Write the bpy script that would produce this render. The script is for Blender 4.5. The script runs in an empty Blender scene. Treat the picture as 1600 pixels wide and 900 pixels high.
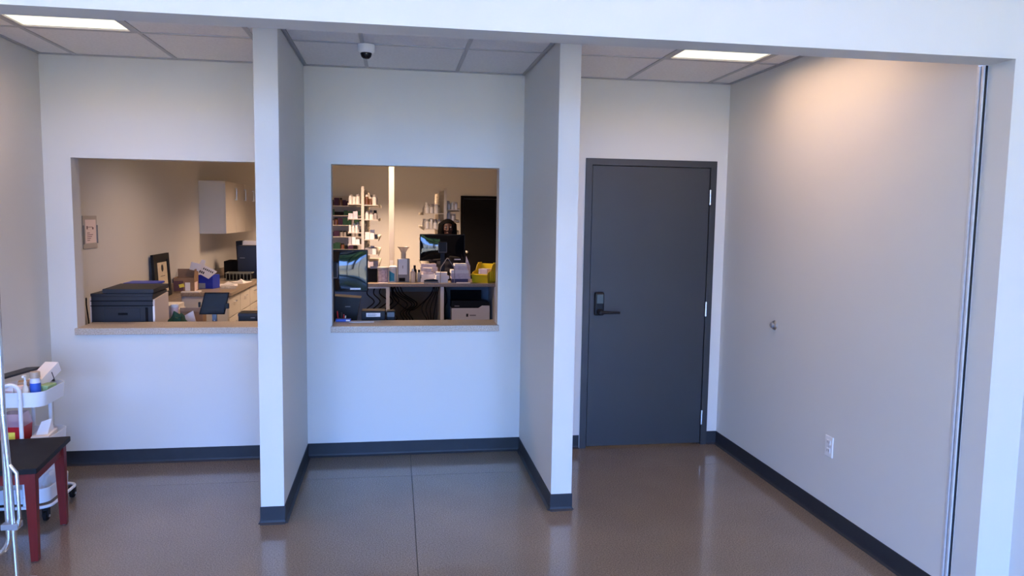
import bpy, bmesh, math, random
from mathutils import Vector, Matrix
random.seed(7)
S = bpy.context.scene
COL = S.collection
PI = math.pi

# ------------------------------------------------------------------ camera
CAM = Vector((-0.1991, -5.406, 1.7536))
YAW, PITCH, ROLL, FPX = 0.1565, -0.0961, 0.0151, 1168.3
fw = Vector((math.sin(YAW)*math.cos(PITCH), math.cos(YAW)*math.cos(PITCH), math.sin(PITCH)))
rt = Vector((math.cos(YAW), -math.sin(YAW), 0)); upv = rt.cross(fw)
r2 = math.cos(ROLL)*rt + math.sin(ROLL)*upv
u2 = -math.sin(ROLL)*rt + math.cos(ROLL)*upv
cd = bpy.data.cameras.new('camera'); cam = bpy.data.objects.new('camera', cd); COL.objects.link(cam)
cd.sensor_width = 36; cd.lens = FPX/1600*36; cd.clip_start = 0.05; cd.clip_end = 300
m = Matrix((r2, u2, -fw)).transposed().to_4x4(); m.translation = CAM
cam.matrix_world = m
S.camera = cam

# ------------------------------------------------------------------ exposure
S.view_settings.view_transform = 'Standard'; S.view_settings.look = 'None'
S.view_settings.gamma = 1.0; S.view_settings.use_curve_mapping = False
S.view_settings.exposure = 0.0
S.cycles.use_denoising = True
S.cycles.max_bounces = 10; S.cycles.diffuse_bounces = 5; S.cycles.glossy_bounces = 4
S.cycles.sample_clamp_indirect = 60.0

# ------------------------------------------------------------------ world (clear day sky)
SKY = 26.0
W = bpy.data.worlds.new('world'); S.world = W; W.use_nodes = True
nt = W.node_tree; nt.nodes.clear()
wo = nt.nodes.new('ShaderNodeOutputWorld'); bg = nt.nodes.new('ShaderNodeBackground')
tc = nt.nodes.new('ShaderNodeTexCoord'); sx = nt.nodes.new('ShaderNodeSeparateXYZ'); cr = nt.nodes.new('ShaderNodeValToRGB')
nt.links.new(tc.outputs['Generated'], sx.inputs[0]); nt.links.new(sx.outputs['Z'], cr.inputs[0])
cr.color_ramp.elements[0].position = 0.0; cr.color_ramp.elements[0].color = (0.29, 0.575, 1.42, 1)
cr.color_ramp.elements[1].position = 0.7; cr.color_ramp.elements[1].color = (0.13, 0.33, 1.12, 1)
nt.links.new(cr.outputs[0], bg.inputs[0]); bg.inputs[1].default_value = SKY
nt.links.new(bg.outputs[0], wo.inputs[0])
# portal at the storefront glazing behind the camera (guides sampling of the sky)
pl = bpy.data.lights.new('storefront_portal', 'AREA'); pl.shape = 'RECTANGLE'; pl.size = 6.6; pl.size_y = 3.1
pl.cycles.is_portal = True
po = bpy.data.objects.new('storefront_portal', pl); COL.objects.link(po)
po.location = (-0.4, -8.58, 1.60); po.rotation_euler = (PI/2, 0, 0)

# the sun stands behind the building: it lights the paving outside, not the rooms
sn = bpy.data.lights.new('sun', 'SUN'); sn.energy = 73.0; sn.angle = math.radians(0.6); sn.color = (1.0, 0.88, 0.66)
so = bpy.data.objects.new('sun', sn); COL.objects.link(so); so.location = (10, 10, 30)
so.rotation_euler = Vector((-0.45, -0.55, -1.0)).to_track_quat('-Z', 'Y').to_euler()

# ------------------------------------------------------------------ lamp levels
P_ALCOVE, P_FRONT, P_BACK = 13.0, 30.0, 66.0
WARM = (1.0, 0.59, 0.38)

# ------------------------------------------------------------------ materials
MATS = {}
def mat(name, col, rough=0.5, metal=0.0, noise=0.0, nscale=20.0, bump=0.0, bscale=200.0, coat=0.0,
        spec=0.5, trans=0.0, emit=None, estr=0.0, alpha=1.0, ior=1.45):
    if name in MATS: return MATS[name]
    M = bpy.data.materials.new(name); M.use_nodes = True; t = M.node_tree; b = t.nodes['Principled BSDF']
    c = (*col, 1)
    b.inputs['Base Color'].default_value = c; b.inputs['Roughness'].default_value = rough
    b.inputs['Metallic'].default_value = metal; b.inputs['Coat Weight'].default_value = coat
    b.inputs['Specular IOR Level'].default_value = spec; b.inputs['Transmission Weight'].default_value = trans
    b.inputs['Alpha'].default_value = alpha; b.inputs['IOR'].default_value = ior
    if emit: b.inputs['Emission Color'].default_value = (*emit, 1); b.inputs['Emission Strength'].default_value = estr
    if noise or bump:
        co = t.nodes.new('ShaderNodeTexCoord')
    if noise:
        n = t.nodes.new('ShaderNodeTexNoise'); n.inputs['Scale'].default_value = nscale; n.inputs['Detail'].default_value = 5
        r = t.nodes.new('ShaderNodeValToRGB'); t.links.new(co.outputs['Object'], n.inputs['Vector'])
        r.color_ramp.elements[0].position = 0.3; r.color_ramp.elements[1].position = 0.7
        r.color_ramp.elements[0].color = (*[max(0, x*(1-noise)) for x in col], 1)
        r.color_ramp.elements[1].color = (*[min(1, x*(1+noise)) for x in col], 1)
        t.links.new(n.outputs[0], r.inputs[0]); t.links.new(r.outputs[0], b.inputs['Base Color'])
    if bump:
        n2 = t.nodes.new('ShaderNodeTexNoise'); n2.inputs['Scale'].default_value = bscale
        bp = t.nodes.new('ShaderNodeBump'); bp.inputs['Strength'].default_value = bump; bp.inputs['Distance'].default_value = 0.002
        t.links.new(co.outputs['Object'], n2.inputs['Vector']); t.links.new(n2.outputs[0], bp.inputs['Height'])
        t.links.new(bp.outputs[0], b.inputs['Normal'])
    MATS[name] = M
    return M

PAINT = mat('wall_paint', (0.60, 0.595, 0.562), 0.55, bump=0.08, bscale=320)
TILE = mat('ceiling_tile', (0.74, 0.72, 0.70), 0.9, noise=0.06, nscale=60, bump=0.5, bscale=260)
GRID = mat('ceiling_grid', (0.42, 0.42, 0.42), 0.5)
ANGLE = mat('wall_angle_metal', (0.36, 0.36, 0.36), 0.5)
BASE = mat('rubber_base', (0.024, 0.027, 0.032), 0.5, spec=0.3, noise=0.08, nscale=12)
DOORP = mat('door_paint', (0.032, 0.034, 0.037), 0.42, noise=0.05, nscale=3)
DARKGAP = mat('dark_gap', (0.01, 0.01, 0.012), 0.8)
STEEL = mat('brushed_steel', (0.62, 0.62, 0.62), 0.32, 1.0)
GALV = mat('galvanised_track', (0.66, 0.68, 0.70), 0.4, 0.35, noise=0.06, nscale=30)
CHROME = mat('chrome_tube', (0.80, 0.82, 0.84), 0.18, 1.0)
BLACKP = mat('black_plastic', (0.007, 0.0075, 0.009), 0.45, spec=0.25)
BLACKM = mat('black_matte', (0.007, 0.007, 0.008), 0.8, spec=0.15)
GLOSSB = mat('black_gloss', (0.004, 0.0045, 0.006), 0.04)
CHARC = mat('charcoal_plastic', (0.022, 0.025, 0.031), 0.5, spec=0.3)
GREYP = mat('grey_plastic', (0.22, 0.22, 0.23), 0.5)
WHITEP = mat('white_plastic', (0.74, 0.74, 0.73), 0.4)
WHITEM = mat('white_metal', (0.72, 0.74, 0.77), 0.35)
PAPER = mat('paper', (0.78, 0.74, 0.72), 0.8)
PAPERP = mat('paper_lilac', (0.56, 0.50, 0.54), 0.8, noise=0.15, nscale=30)
INK = mat('ink', (0.03, 0.03, 0.035), 0.7)
CARD = mat('cardboard', (0.27, 0.165, 0.095), 0.8, noise=0.12, nscale=14)
CARDD = mat('cardboard_print', (0.12, 0.06, 0.07), 0.8)
YEL = mat('yellow_plastic', (0.80, 0.58, 0.015), 0.4)
YELL = mat('yellow_label', (0.85, 0.72, 0.08), 0.6)
BLUE = mat('blue_plastic', (0.015, 0.04, 0.42), 0.4)
BLUEL = mat('blue_label', (0.03, 0.10, 0.50), 0.4)
TEAL = mat('teal_label', (0.02, 0.22, 0.38), 0.4)
RED = mat('red_plastic', (0.45, 0.012, 0.02), 0.35)
GREEN = mat('green_cloth', (0.004, 0.045, 0.025), 0.8, noise=0.3, nscale=25)
LGREEN = mat('light_green', (0.28, 0.42, 0.20), 0.6)
PINK = mat('pink_carton', (0.78, 0.60, 0.58), 0.6)
PURP = mat('purple_carton', (0.045, 0.012, 0.045), 0.6)
GREENC = mat('green_carton', (0.012, 0.06, 0.03), 0.6)
CREAM = mat('cream_metal', (0.56, 0.51, 0.43), 0.5)
CABW = mat('cabinet_melamine', (0.60, 0.56, 0.50), 0.45)
PANELW = mat('cabinet_end_panel', (0.62, 0.62, 0.62), 0.5)
CLEAR = mat('clear_plastic', (0.72, 0.72, 0.76), 0.12, alpha=0.35)
BAG = mat('clear_bag', (0.80, 0.80, 0.82), 0.18, alpha=0.6, bump=0.6, bscale=40)
PARCH = mat('certificate_paper', (0.62, 0.53, 0.38), 0.7, noise=0.08, nscale=30)
SKIN = mat('skin', (0.050, 0.020, 0.014), 0.6)
HAIR = mat('hair', (0.003, 0.0025, 0.0025), 0.8, spec=0.1, bump=1.0, bscale=90)
SHIRT = mat('shirt', (0.02, 0.02, 0.03), 0.8)
EYEW = mat('eye_white', (0.30, 0.28, 0.26), 0.4)
AMBER = mat('amber_bottle', (0.15, 0.06, 0.02), 0.3)
BWHITE = mat('bottle_white', (0.72, 0.69, 0.64), 0.45)
BGREY = mat('bottle_grey', (0.36, 0.33, 0.31), 0.5)
TABLEB = mat('black_laminate', (0.012, 0.012, 0.013), 0.6, spec=0.2, noise=0.2, nscale=8)

def cherry():
    M = mat('cherry_wood', (0.16, 0.018, 0.014), 0.42, spec=0.3); t = M.node_tree; b = t.nodes['Principled BSDF']
    co = t.nodes.new('ShaderNodeTexCoord'); mp = t.nodes.new('ShaderNodeMapping'); mp.inputs['Scale'].default_value = (40, 40, 3)
    n = t.nodes.new('ShaderNodeTexNoise'); n.inputs['Scale'].default_value = 2; n.inputs['Detail'].default_value = 6
    r = t.nodes.new('ShaderNodeValToRGB'); r.color_ramp.elements[0].color = (0.10, 0.005, 0.003, 1); r.color_ramp.elements[1].color = (0.19, 0.011, 0.007, 1)
    t.links.new(co.outputs['Object'], mp.inputs[0]); t.links.new(mp.outputs[0], n.inputs['Vector']); t.links.new(n.outputs[0], r.inputs[0]); t.links.new(r.outputs[0], b.inputs['Base Color'])
    return M
CHERRY = cherry()

def speckle(name, base, dark, light, scale, rough, coat=0.0, cloud=0.12, cscale=1.6):
    M = mat(name, base, rough, coat=coat); t = M.node_tree; b = t.nodes['Principled BSDF']
    co = t.nodes.new('ShaderNodeTexCoord')
    n = t.nodes.new('ShaderNodeTexNoise'); n.inputs['Scale'].default_value = scale; n.inputs['Detail'].default_value = 3
    r = t.nodes.new('ShaderNodeValToRGB'); e = r.color_ramp.elements
    e[0].position = 0.30; e[0].color = (*dark, 1); e[1].position = 0.72; e[1].color = (*light, 1)
    k = r.color_ramp.elements.new(0.5); k.color = (*base, 1)
    c = t.nodes.new('ShaderNodeTexNoise'); c.inputs['Scale'].default_value = cscale; c.inputs['Detail'].default_value = 6
    r3 = t.nodes.new('ShaderNodeValToRGB'); r3.color_ramp.elements[0].position = 0.3; r3.color_ramp.elements[1].position = 0.7
    r3.color_ramp.elements[0].color = (1-cloud, 1-cloud, 1-cloud, 1); r3.color_ramp.elements[1].color = (1+cloud*.5,)*3 + (1,)
    mx = t.nodes.new('ShaderNodeMix'); mx.data_type = 'RGBA'; mx.blend_type = 'MULTIPLY'; mx.inputs[0].default_value = 1
    t.links.new(co.outputs['Object'], n.inputs['Vector']); t.links.new(co.outputs['Object'], c.inputs['Vector'])
    t.links.new(n.outputs[0], r.inputs[0]); t.links.new(c.outputs[0], r3.inputs[0])
    t.links.new(r.outputs[0], mx.inputs[6]); t.links.new(r3.outputs[0], mx.inputs[7]); t.links.new(mx.outputs[2], b.inputs['Base Color'])
    return M
CONC = speckle('polished_concrete', (0.182, 0.143, 0.108), (0.118, 0.090, 0.066), (0.265, 0.212, 0.162), 150, 0.20, coat=0.35)
LAM = speckle('speckled_laminate', (0.46, 0.39, 0.31), (0.34, 0.28, 0.22), (0.56, 0.50, 0.42), 130, 0.4)
LAMD = speckle('brown_laminate', (0.30, 0.235, 0.175), (0.24, 0.18, 0.13), (0.36, 0.29, 0.22), 90, 0.35)

def glass_pane():
    M = bpy.data.materials.new('window_glass'); M.use_nodes = True; t = M.node_tree; t.nodes.clear()
    o = t.nodes.new('ShaderNodeOutputMaterial'); a = t.nodes.new('ShaderNodeBsdfTransparent'); g = t.nodes.new('ShaderNodeBsdfGlossy')
    g.inputs['Roughness'].default_value = 0.02; x = t.nodes.new('ShaderNodeMixShader'); x.inputs[0].default_value = 0.06
    t.links.new(a.outputs[0], x.inputs[1]); t.links.new(g.outputs[0], x.inputs[2]); t.links.new(x.outputs[0], o.inputs[0]); return M
GLASS = glass_pane()
LENS = mat('light_lens', (0.9, 0.9, 0.85), 0.5, emit=(1.0, 0.95, 0.70), estr=1.05)

# ------------------------------------------------------------------ mesh helpers
class MB:
    def __init__(s): s.bm = bmesh.new()
    def _xf(s, vs, loc=(0,0,0), rot=None):
        M = Matrix.Translation(loc)
        if rot: M = M @ Matrix.Rotation(rot[2],4,'Z') @ Matrix.Rotation(rot[1],4,'Y') @ Matrix.Rotation(rot[0],4,'X')
        bmesh.ops.transform(s.bm, matrix=M, verts=vs)
    def box(s, x0, x1, y0, y1, z0, z1, bev=0.0, seg=2, rot=None):
        c = ((x0+x1)/2, (y0+y1)/2, (z0+z1)/2)
        r = bmesh.ops.create_cube(s.bm, size=1); vs = r['verts']
        bmesh.ops.scale(s.bm, vec=(abs(x1-x0), abs(y1-y0), abs(z1-z0)), verts=vs)
        if bev:
            es = list({e for v in vs for e in v.link_edges})
            rr = bmesh.ops.bevel(s.bm, geom=es, offset=bev, segments=seg, affect='EDGES', profile=0.5)
            vs = list({v for f in rr['faces'] for v in f.verts} | {v for v in vs if v.is_valid})
        s._xf(vs, c, rot); return s
    def prism(s, pts, a0, a1, axis='Y'):
        """polygon pts (2-D) extruded along axis from a0 to a1"""
        def mk(p, a):
            return {'X': (a, p[0], p[1]), 'Y': (p[0], a, p[1]), 'Z': (p[0], p[1], a)}[axis]
        A = [s.bm.verts.new(mk(p, a0)) for p in pts]; B = [s.bm.verts.new(mk(p, a1)) for p in pts]
        n = len(pts)
        f = [s.bm.faces.new(A), s.bm.faces.new(B[::-1])]
        for i in range(n): f.append(s.bm.faces.new((A[i], B[i], B[(i+1) % n], A[(i+1) % n])))
        bmesh.ops.recalc_face_normals(s.bm, faces=f); return s
    def lathe(s, prof, seg=20, loc=(0,0,0), rot=None):
        """profile [(r,z)...] spun about Z"""
        rings = []; vs = []
        for r, z in prof:
            if r < 1e-6:
                v = s.bm.verts.new((0,0,z)); rings.append([v]); vs.append(v)
            else:
                R = [s.bm.verts.new((r*math.cos(2*PI*i/seg), r*math.sin(2*PI*i/seg), z)) for i in range(seg)]
                rings.append(R); vs += R
        fs = []
        for a, b in zip(rings, rings[1:]):
            for i in range(seg):
                j = (i+1) % seg
                if len(a) == 1 and len(b) == 1: continue
                if len(a) == 1: fs.append(s.bm.faces.new((a[0], b[j], b[i])))
                elif len(b) == 1: fs.append(s.bm.faces.new((a[i], a[j], b[0])))
                else: fs.append(s.bm.faces.new((a[i], a[j], b[j], b[i])))
        if len(rings[0]) > 1: fs.append(s.bm.faces.new(rings[0][::-1]))
        if len(rings[-1]) > 1: fs.append(s.bm.faces.new(rings[-1]))
        bmesh.ops.recalc_face_normals(s.bm, faces=fs)
        s._xf(vs, loc, rot); return s
    def tube(s, pts, r, seg=10, cap=True):
        pts = [Vector(p) for p in pts]; rs = r if isinstance(r, (list, tuple)) else [r]*len(pts)
        rings = []; N = None; fs = []
        for i, p in enumerate(pts):
            if i == 0: d = pts[1]-p
            elif i == len(pts)-1: d = p-pts[i-1]
            else: d = (pts[i+1]-p).normalized() + (p-pts[i-1]).normalized()
            d.normalize()
            if N is None:
                N = d.orthogonal().normalized()
            else:
                N = (N - d*N.dot(d)); N = N.normalized() if N.length > 1e-6 else d.orthogonal().normalized()
            Bv = d.cross(N)
            rings.append([s.bm.verts.new(p + rs[i]*(math.cos(2*PI*k/seg)*N + math.sin(2*PI*k/seg)*Bv)) for k in range(seg)])
        for a, b in zip(rings, rings[1:]):
            for k in range(seg):
                fs.append(s.bm.faces.new((a[k], a[(k+1) % seg], b[(k+1) % seg], b[k])))
        if cap: fs.append(s.bm.faces.new(rings[0][::-1])); fs.append(s.bm.faces.new(rings[-1]))
        bmesh.ops.recalc_face_normals(s.bm, faces=fs); return s
    def ball(s, c, r, seg=12, sc=(1,1,1)):
        q = bmesh.ops.create_uvsphere(s.bm, u_segments=seg, v_segments=max(6, seg*2//3), radius=r)['verts']
        bmesh.ops.scale(s.bm, vec=sc, verts=q); bmesh.ops.translate(s.bm, vec=c, verts=q); return s
    def build(s, name, material, parent=None, smooth=False, label=None):
        me = bpy.data.meshes.new(name); s.bm.to_mesh(me); s.bm.free()
        me.materials.append(material)
        if smooth:
            for p in me.polygons: p.use_smooth = True
        o = bpy.data.objects.new(name, me); COL.objects.link(o)
        if parent: o.parent = parent
        if label: o['label'] = label
        return o

def smooth_by_angle(o, ang=40):
    me = o.data
    for p in me.polygons: p.use_smooth = True
    bm = bmesh.new(); bm.from_mesh(me)
    for e in bm.edges:
        if len(e.link_faces) == 2 and e.calc_face_angle(0) > math.radians(ang): e.smooth = False
    bm.to_mesh(me); bm.free(); return o

def arc(c, r, a0, a1, n, plane='XZ'):
    out = []
    for i in range(n+1):
        a = a0+(a1-a0)*i/n; u, v = r*math.cos(a), r*math.sin(a)
        out.append({'XZ': (c[0]+u, c[1], c[2]+v), 'YZ': (c[0], c[1]+u, c[2]+v), 'XY': (c[0]+u, c[1]+v, c[2])}[plane])
    return out

def tag(o, label, cat=None, group=None, kind=None):
    o['label'] = label
    if cat: o['category'] = cat
    if group: o['group'] = group
    if kind: o['kind'] = kind
    return o
def thing(name, label, cat, loc=(0,0,0), rz=0, group=None):
    o = bpy.data.objects.new(name, None); COL.objects.link(o); o.empty_display_size = 0.1
    o.location = loc; o.rotation_euler = (0, 0, rz)
    return tag(o, label, cat, group)
def struct(o, label): return tag(o, label, None, None, 'structure')
def struct_empty(name, label, loc=(0,0,0)):
    o = bpy.data.objects.new(name, None); COL.objects.link(o); o.location = loc; o.empty_display_size = 0.1
    return struct(o, label)

# ------------------------------------------------------------------ dimensions
XL, XR, H = -2.49, 2.29, 2.76
YB, YF, ZS, XJ, XC = -2.485, -2.627, 2.424, 2.31, 2.474
PF = -1.167                      # front of the two fin walls
FIN = ((-0.943, -0.815), (0.724, 0.850))
WL = (-2.32, -1.05); WC = (-0.638, 0.549); ZW0, ZW1 = 0.955, 2.095
DX0, DX1, DZ = 1.2374, 2.1574, 2.137
WT = 0.13                        # thickness of the wall with the service windows
YFAR = 10.0; HF = 3.60; YS = -8.6

# ================================================================== SETTING
fl = MB().box(-3.75, 2.75, YS-0.1, YFAR+0.15, -0.20, -0.012).build('floor', DARKGAP)
struct(fl, 'polished brown-grey concrete floor with saw-cut joints')
g = 0.0016
for (x0, x1) in ((-3.75, -0.085), (-0.085, 2.75)):
    for (y0, y1) in ((YS-0.1, -0.465), (-0.465, YFAR+0.15)):
        MB().box(x0+g, x1-g, y0+g, y1-g, -0.012, 0.0).build('concrete_slab', CONC, fl)

# back wall of the alcoves (two service windows and a door cut through it)
b = MB()
fx0, fx1, ft = DX0-0.045, DX1+0.045, DZ+0.045
b.box(XL, XR, 0, WT, ft, H)
b.box(XL, fx0, 0, WT, ZW1, ft)
b.box(XL, WL[0], 0, WT, 0, ZW1); b.box(WL[1], WC[0], 0, WT, 0, ZW1); b.box(WC[1], fx0, 0, WT, 0, ZW1)
b.box(WL[0], WL[1], 0, WT, 0, ZW0-0.045); b.box(WC[0], WC[1], 0, WT, 0, ZW0-0.045)
b.box(fx1, XR, 0, WT, 0, ft)
struct(b.build('wall_back', PAINT), 'pale grey wall with two service windows and the door')

struct(MB().box(XL-0.15, XL, YB, YFAR, 0, H+0.1).build('wall_left', PAINT), 'pale grey left side wall of the alcove and pharmacy')
struct(MB().box(XR, XR+0.15, -2.45, YFAR, 0, H+0.1).build('wall_right', PAINT), 'pale grey right wall beside the door with outlet')
struct(MB().box(XL-0.15, XR+0.15, YFAR, YFAR+0.15, 0, H+0.1).build('wall_far', PAINT), 'far wall of the pharmacy behind the shelving')
for k, (a, c) in enumerate(FIN):
    o = MB().box(a, c, PF, 0, 0, H-0.006, bev=0.003, seg=2).build('wall_fin', PAINT)
    struct(o, ['left fin wall between the two service windows', 'right fin wall between centre window and door'][k])
# header with its jambs
b = MB(); b.box(-3.6, XC, YF, YB, ZS, HF); b.box(XJ, XC, YF, YB, 0, ZS); b.box(-3.6, XL-0.02, YF, YB, 0, ZS)
struct(b.build('wall_front', PAINT), 'white header beam and jamb framing the wide opening')
struct(MB().box(XC, XC+0.13, YS, YF, 0, HF).build('wall_lobby_right', PAINT), 'lobby wall at the right edge of the picture')
struct(MB().box(-3.73, -3.6, YS, YF, 0, HF).build('wall_lobby_left', PAINT), 'lobby side wall left of the camera')
struct(MB().box(-3.75, 2.75, YS-0.1, YB, HF, HF+0.1).build('ceiling_lobby', TILE), 'lobby ceiling above the camera')
struct(MB().box(XL-0.15, XR+0.15, 0.001, YFAR+0.15, H+0.03, H+0.1).build('ceiling_pharmacy', TILE), 'ceiling of the pharmacy room behind the windows')

# suspended ceiling over the alcoves: every lay-in tile is a piece
ce = MB().box(XL, XR, YB, 0, H+0.05, H+0.08).build('ceiling', ANGLE)
struct(ce, 'suspended ceiling of square lay-in tiles above the alcoves')
gx = [-2.262+0.6245*k for k in range(8)]; gy = [-0.745, -1.3695, -1.994]
xs = [XL] + gx + [XR]; ys = [0.0] + gy + [YB]
LIGHTCELL = {(1, 1), (7, 1), (1, 2), (7, 2)}
for i in range(len(xs)-1):
    for j in range(len(ys)-1):
        if (i, j) in LIGHTCELL: continue
        MB().box(xs[i]+0.003, xs[i+1]-0.003, ys[j+1]+0.003, ys[j]-0.003, H+0.004, H+0.018).build('ceiling_tile', TILE, ce)
for x in gx:
    MB().box(x-0.012, x+0.012, YB, 0, H-0.002, H+0.030).build('tee_runner', GRID, ce)
for y in gy:
    for i in range(len(xs)-1):
        if y == gy[1] and i in (1, 7): continue
        MB().box(xs[i]+0.012, xs[i+1]-0.012, y-0.012, y+0.012, H-0.001, H+0.029).build('cross_tee', GRID, ce)
for (x0, x1) in ((XL, FIN[0][0]), (FIN[0][1], FIN[1][0]), (FIN[1][1], XR)):
    MB().box(x0, x1, -0.022, -0.001, H-0.004, H+0.02).build('wall_angle', ANGLE, ce)
for x, s in ((XL, 1), (FIN[0][0], -1), (FIN[0][1], 1), (FIN[1][0], -1), (FIN[1][1], 1), (XR, -1)):
    MB().box(min(x, x+s*0.022), max(x, x+s*0.022), YB if abs(x) > 2 else PF, -0.001, H-0.004, H+0.02).build('wall_angle', ANGLE, ce)

# cove base: profile with a toe, mitred pieces per run
def cove(name, p0, p1, nrm, label, ext0=0, ext1=0):
    p0, p1, n = Vector((*p0, 0)), Vector((*p1, 0)), Vector((*nrm, 0)); d = (p1-p0).normalized()
    p0 -= d*ext0; p1 += d*ext1
    prof = [(0, 0.1016), (0.004, 0.100), (0.004, 0.022), (0.007, 0.010), (0.016, 0.003), (0.018, 0), (0, 0)]
    bb = MB(); A = []; B = []
    for o_, z in prof:
        A.append(bb.bm.verts.new(p0+n*o_+Vector((0,0,z)))); B.append(bb.bm.verts.new(p1+n*o_+Vector((0,0,z))))
    k = len(prof); f = [bb.bm.faces.new(A), bb.bm.faces.new(B[::-1])]
    for i in range(k): f.append(bb.bm.faces.new((A[i], B[i], B[(i+1) % k], A[(i+1) % k])))
    bmesh.ops.recalc_face_normals(bb.bm, faces=f)
    o = bb.build(name, BASE); struct(o, label); return o
cove('baseboard_left', (XL, YB), (XL, 0), (1, 0), 'dark rubber base along the left side wall')
cove('baseboard_back', (XL, 0), (FIN[0][0], 0), (0, -1), 'dark rubber base under the left service window')
cove('baseboard_back', (FIN[0][1], 0), (FIN[1][0], 0), (0, -1), 'dark rubber base under the centre service window')
cove('baseboard_back', (FIN[1][1], 0), (fx0-0.008, 0), (0, -1), 'short dark rubber base left of the door frame')
cove('baseboard_back', (fx1+0.008, 0), (XR, 0), (0, -1), 'short dark rubber base right of the door frame')
cove('baseboard_right', (XR, 0), (XR, -2.45), (-1, 0), 'dark rubber base along the right wall')
for k, (a, c) in enumerate(FIN):
    w = 'left' if k == 0 else 'right'
    cove('baseboard_fin', (a, PF), (a, 0), (-1, 0), 'dark rubber base on the left face of the %s fin wall' % w)
    cove('baseboard_fin', (a, PF), (c, PF), (0, -1), 'dark rubber base wrapping the end of the %s fin wall' % w, 0.004, 0.004)
    cove('baseboard_fin', (c, PF), (c, 0), (1, 0), 'dark rubber base on the right face of the %s fin wall' % w)

# service window sills
for nm, (x0, x1), lb in (('trim_1', WL, 'speckled beige sill of the left service window'), ('trim_2', WC, 'speckled beige sill of the centre service window')):
    o = MB().box(x0, x1, -0.002, 0.27, ZW0-0.045, ZW0, ).box(x0-0.008, x1+0.008, -0.030, -0.001, ZW0-0.045, ZW0, bev=0.003).build(nm, LAM)
    struct(o, lb)

# track beside the right jamb
t = struct_empty('trim_3', 'galvanised shutter track beside the right jamb')
for (xa, ya, yb, mt_, nm_) in ((XR-0.003, -2.4615, -2.450, GALV, 'track_flange'), (XR+0.006, -2.4695, -2.4615, GREYP, 'track_web'), (XR+0.008, -2.4718, -2.4695, DARKGAP, 'track_groove'),
                              (XR+0.001, -2.4812, -2.4718, GALV, 'track_flange'), (XR+0.010, -2.4845, -2.4812, DARKGAP, 'track_groove')):
    MB().box(xa, XR+0.0195, ya, yb, 0, ZS).build(nm_, mt_, t)

# ---- door 1
d1 = struct_empty('door_1', 'dark grey metal door with keypad lever lock', (0, 0, 0))
b = MB()
b.box(DX0-0.048, DX0, -0.012, WT+0.012, 0, DZ+0.048); b.box(DX1, DX1+0.048, -0.012, WT+0.012, 0, DZ+0.048); b.box(DX0, DX1, -0.012, WT+0.012, DZ, DZ+0.048)
b.box(DX0, DX0+0.016, 0.045, WT, 0, DZ); b.box(DX1-0.016, DX1, 0.045, WT, 0, DZ); b.box(DX0, DX1, 0.045, WT, DZ-0.016, DZ)
b.build('door_frame', DOORP, d1)
leaf = MB().box(DX0+0.005, DX1-0.005, -0.006, 0.039, 0.014, DZ-0.006, bev=0.0015).build('door_leaf', DOORP, d1)
for z in (1.915, 1.065, 0.218):
    hb_ = MB()
    for q in range(5): hb_.lathe([(0.0075, -0.010), (0.0075, 0.010)], 12, (DX1-0.001, -0.018, z-0.044+0.022*q))
    hb_.lathe([(0.0045, -0.056), (0.0045, 0.056)], 8, (DX1-0.001, -0.018, z))
    hb_.build('hinge', STEEL, d1, label='steel butt hinge')
lk = MB().box(1.275, 1.349, -0.036, -0.006, 1.022, 1.197, bev=0.012, seg=3).build('lock_plate', BLACKP, leaf, label='black keypad lock plate')
MB().box(1.289, 1.340, -0.040, -0.035, 1.112, 1.182, bev=0.003).build('keypad_screen', mat('keypad', (0.06, 0.09, 0.10), 0.2), leaf)
lv = MB(); lv.lathe([(0.024, 0), (0.024, 0.02), (0.014, 0.03), (0.014, 0.05)], 20, (1.312, -0.036, 1.050), (PI/2, 0, 0))
lv.tube([(1.312, -0.078, 1.050), (1.335, -0.080, 1.050), (1.40, -0.078, 1.048), (1.458, -0.070, 1.046)], [0.011, 0.011, 0.009, 0.008], 12)
smooth_by_angle(lv.build('lever_handle', BLACKP, leaf))

# ---- door 2, on the far wall of the pharmacy
d2 = struct_empty('door_2', 'black door on the far pharmacy wall')
b = MB(); b.box(1.14, 1.20, YFAR-0.03, YFAR, 0, 2.15); b.box(2.08, 2.14, YFAR-0.03, YFAR, 0, 2.15); b.box(1.20, 2.08, YFAR-0.03, YFAR, 2.09, 2.15)
b.build('door_frame', BLACKM, d2)
l2 = MB().box(1.205, 2.075, YFAR-0.02, YFAR-0.001, 0.012, 2.085).build('door_leaf', BLACKM, d2)
MB().lathe([(0.025, 0), (0.025, 0.02), (0.012, 0.03), (0.026, 0.05), (0.0, 0.066)], 14, (1.27, YFAR-0.02, 1.0), (PI/2, 0, 0)).build('door_knob', STEEL, l2)

# ---- storefront glazing behind the camera (lets the daylight in)
w1 = struct_empty('window_1', 'storefront glazing behind the camera')
ALU = mat('dark_aluminium', (0.06, 0.06, 0.065), 0.4, 0.6)
b = MB(); b.box(-3.73, 2.60, YS-0.12, YS, 3.20, HF); b.box(-3.73, -3.55, YS-0.12, YS, 0, 3.20); b.box(2.42, 2.60, YS-0.12, YS, 0, 3.20)
struct(b.build('wall_storefront', PAINT), 'lobby wall around the storefront glazing')
mx = [-3.55+0.995*k for k in range(7)]
for x in mx: MB().box(x-0.025, x+0.025, YS-0.10, YS-0.02, 0.05, 3.20).build('mullion', ALU, w1)
for z in (0.025, 2.15, 3.175): MB().box(-3.55, 2.42, YS-0.10, YS-0.02, z-0.025, z+0.025).build('transom', ALU, w1)
for k in range(6):
    for z0, z1 in ((0.05, 2.125), (2.175, 3.15)):
        MB().box(mx[k]+0.025, mx[k+1]-0.025, YS-0.063, YS-0.057, z0, z1).build('pane', GLASS, w1)
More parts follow.
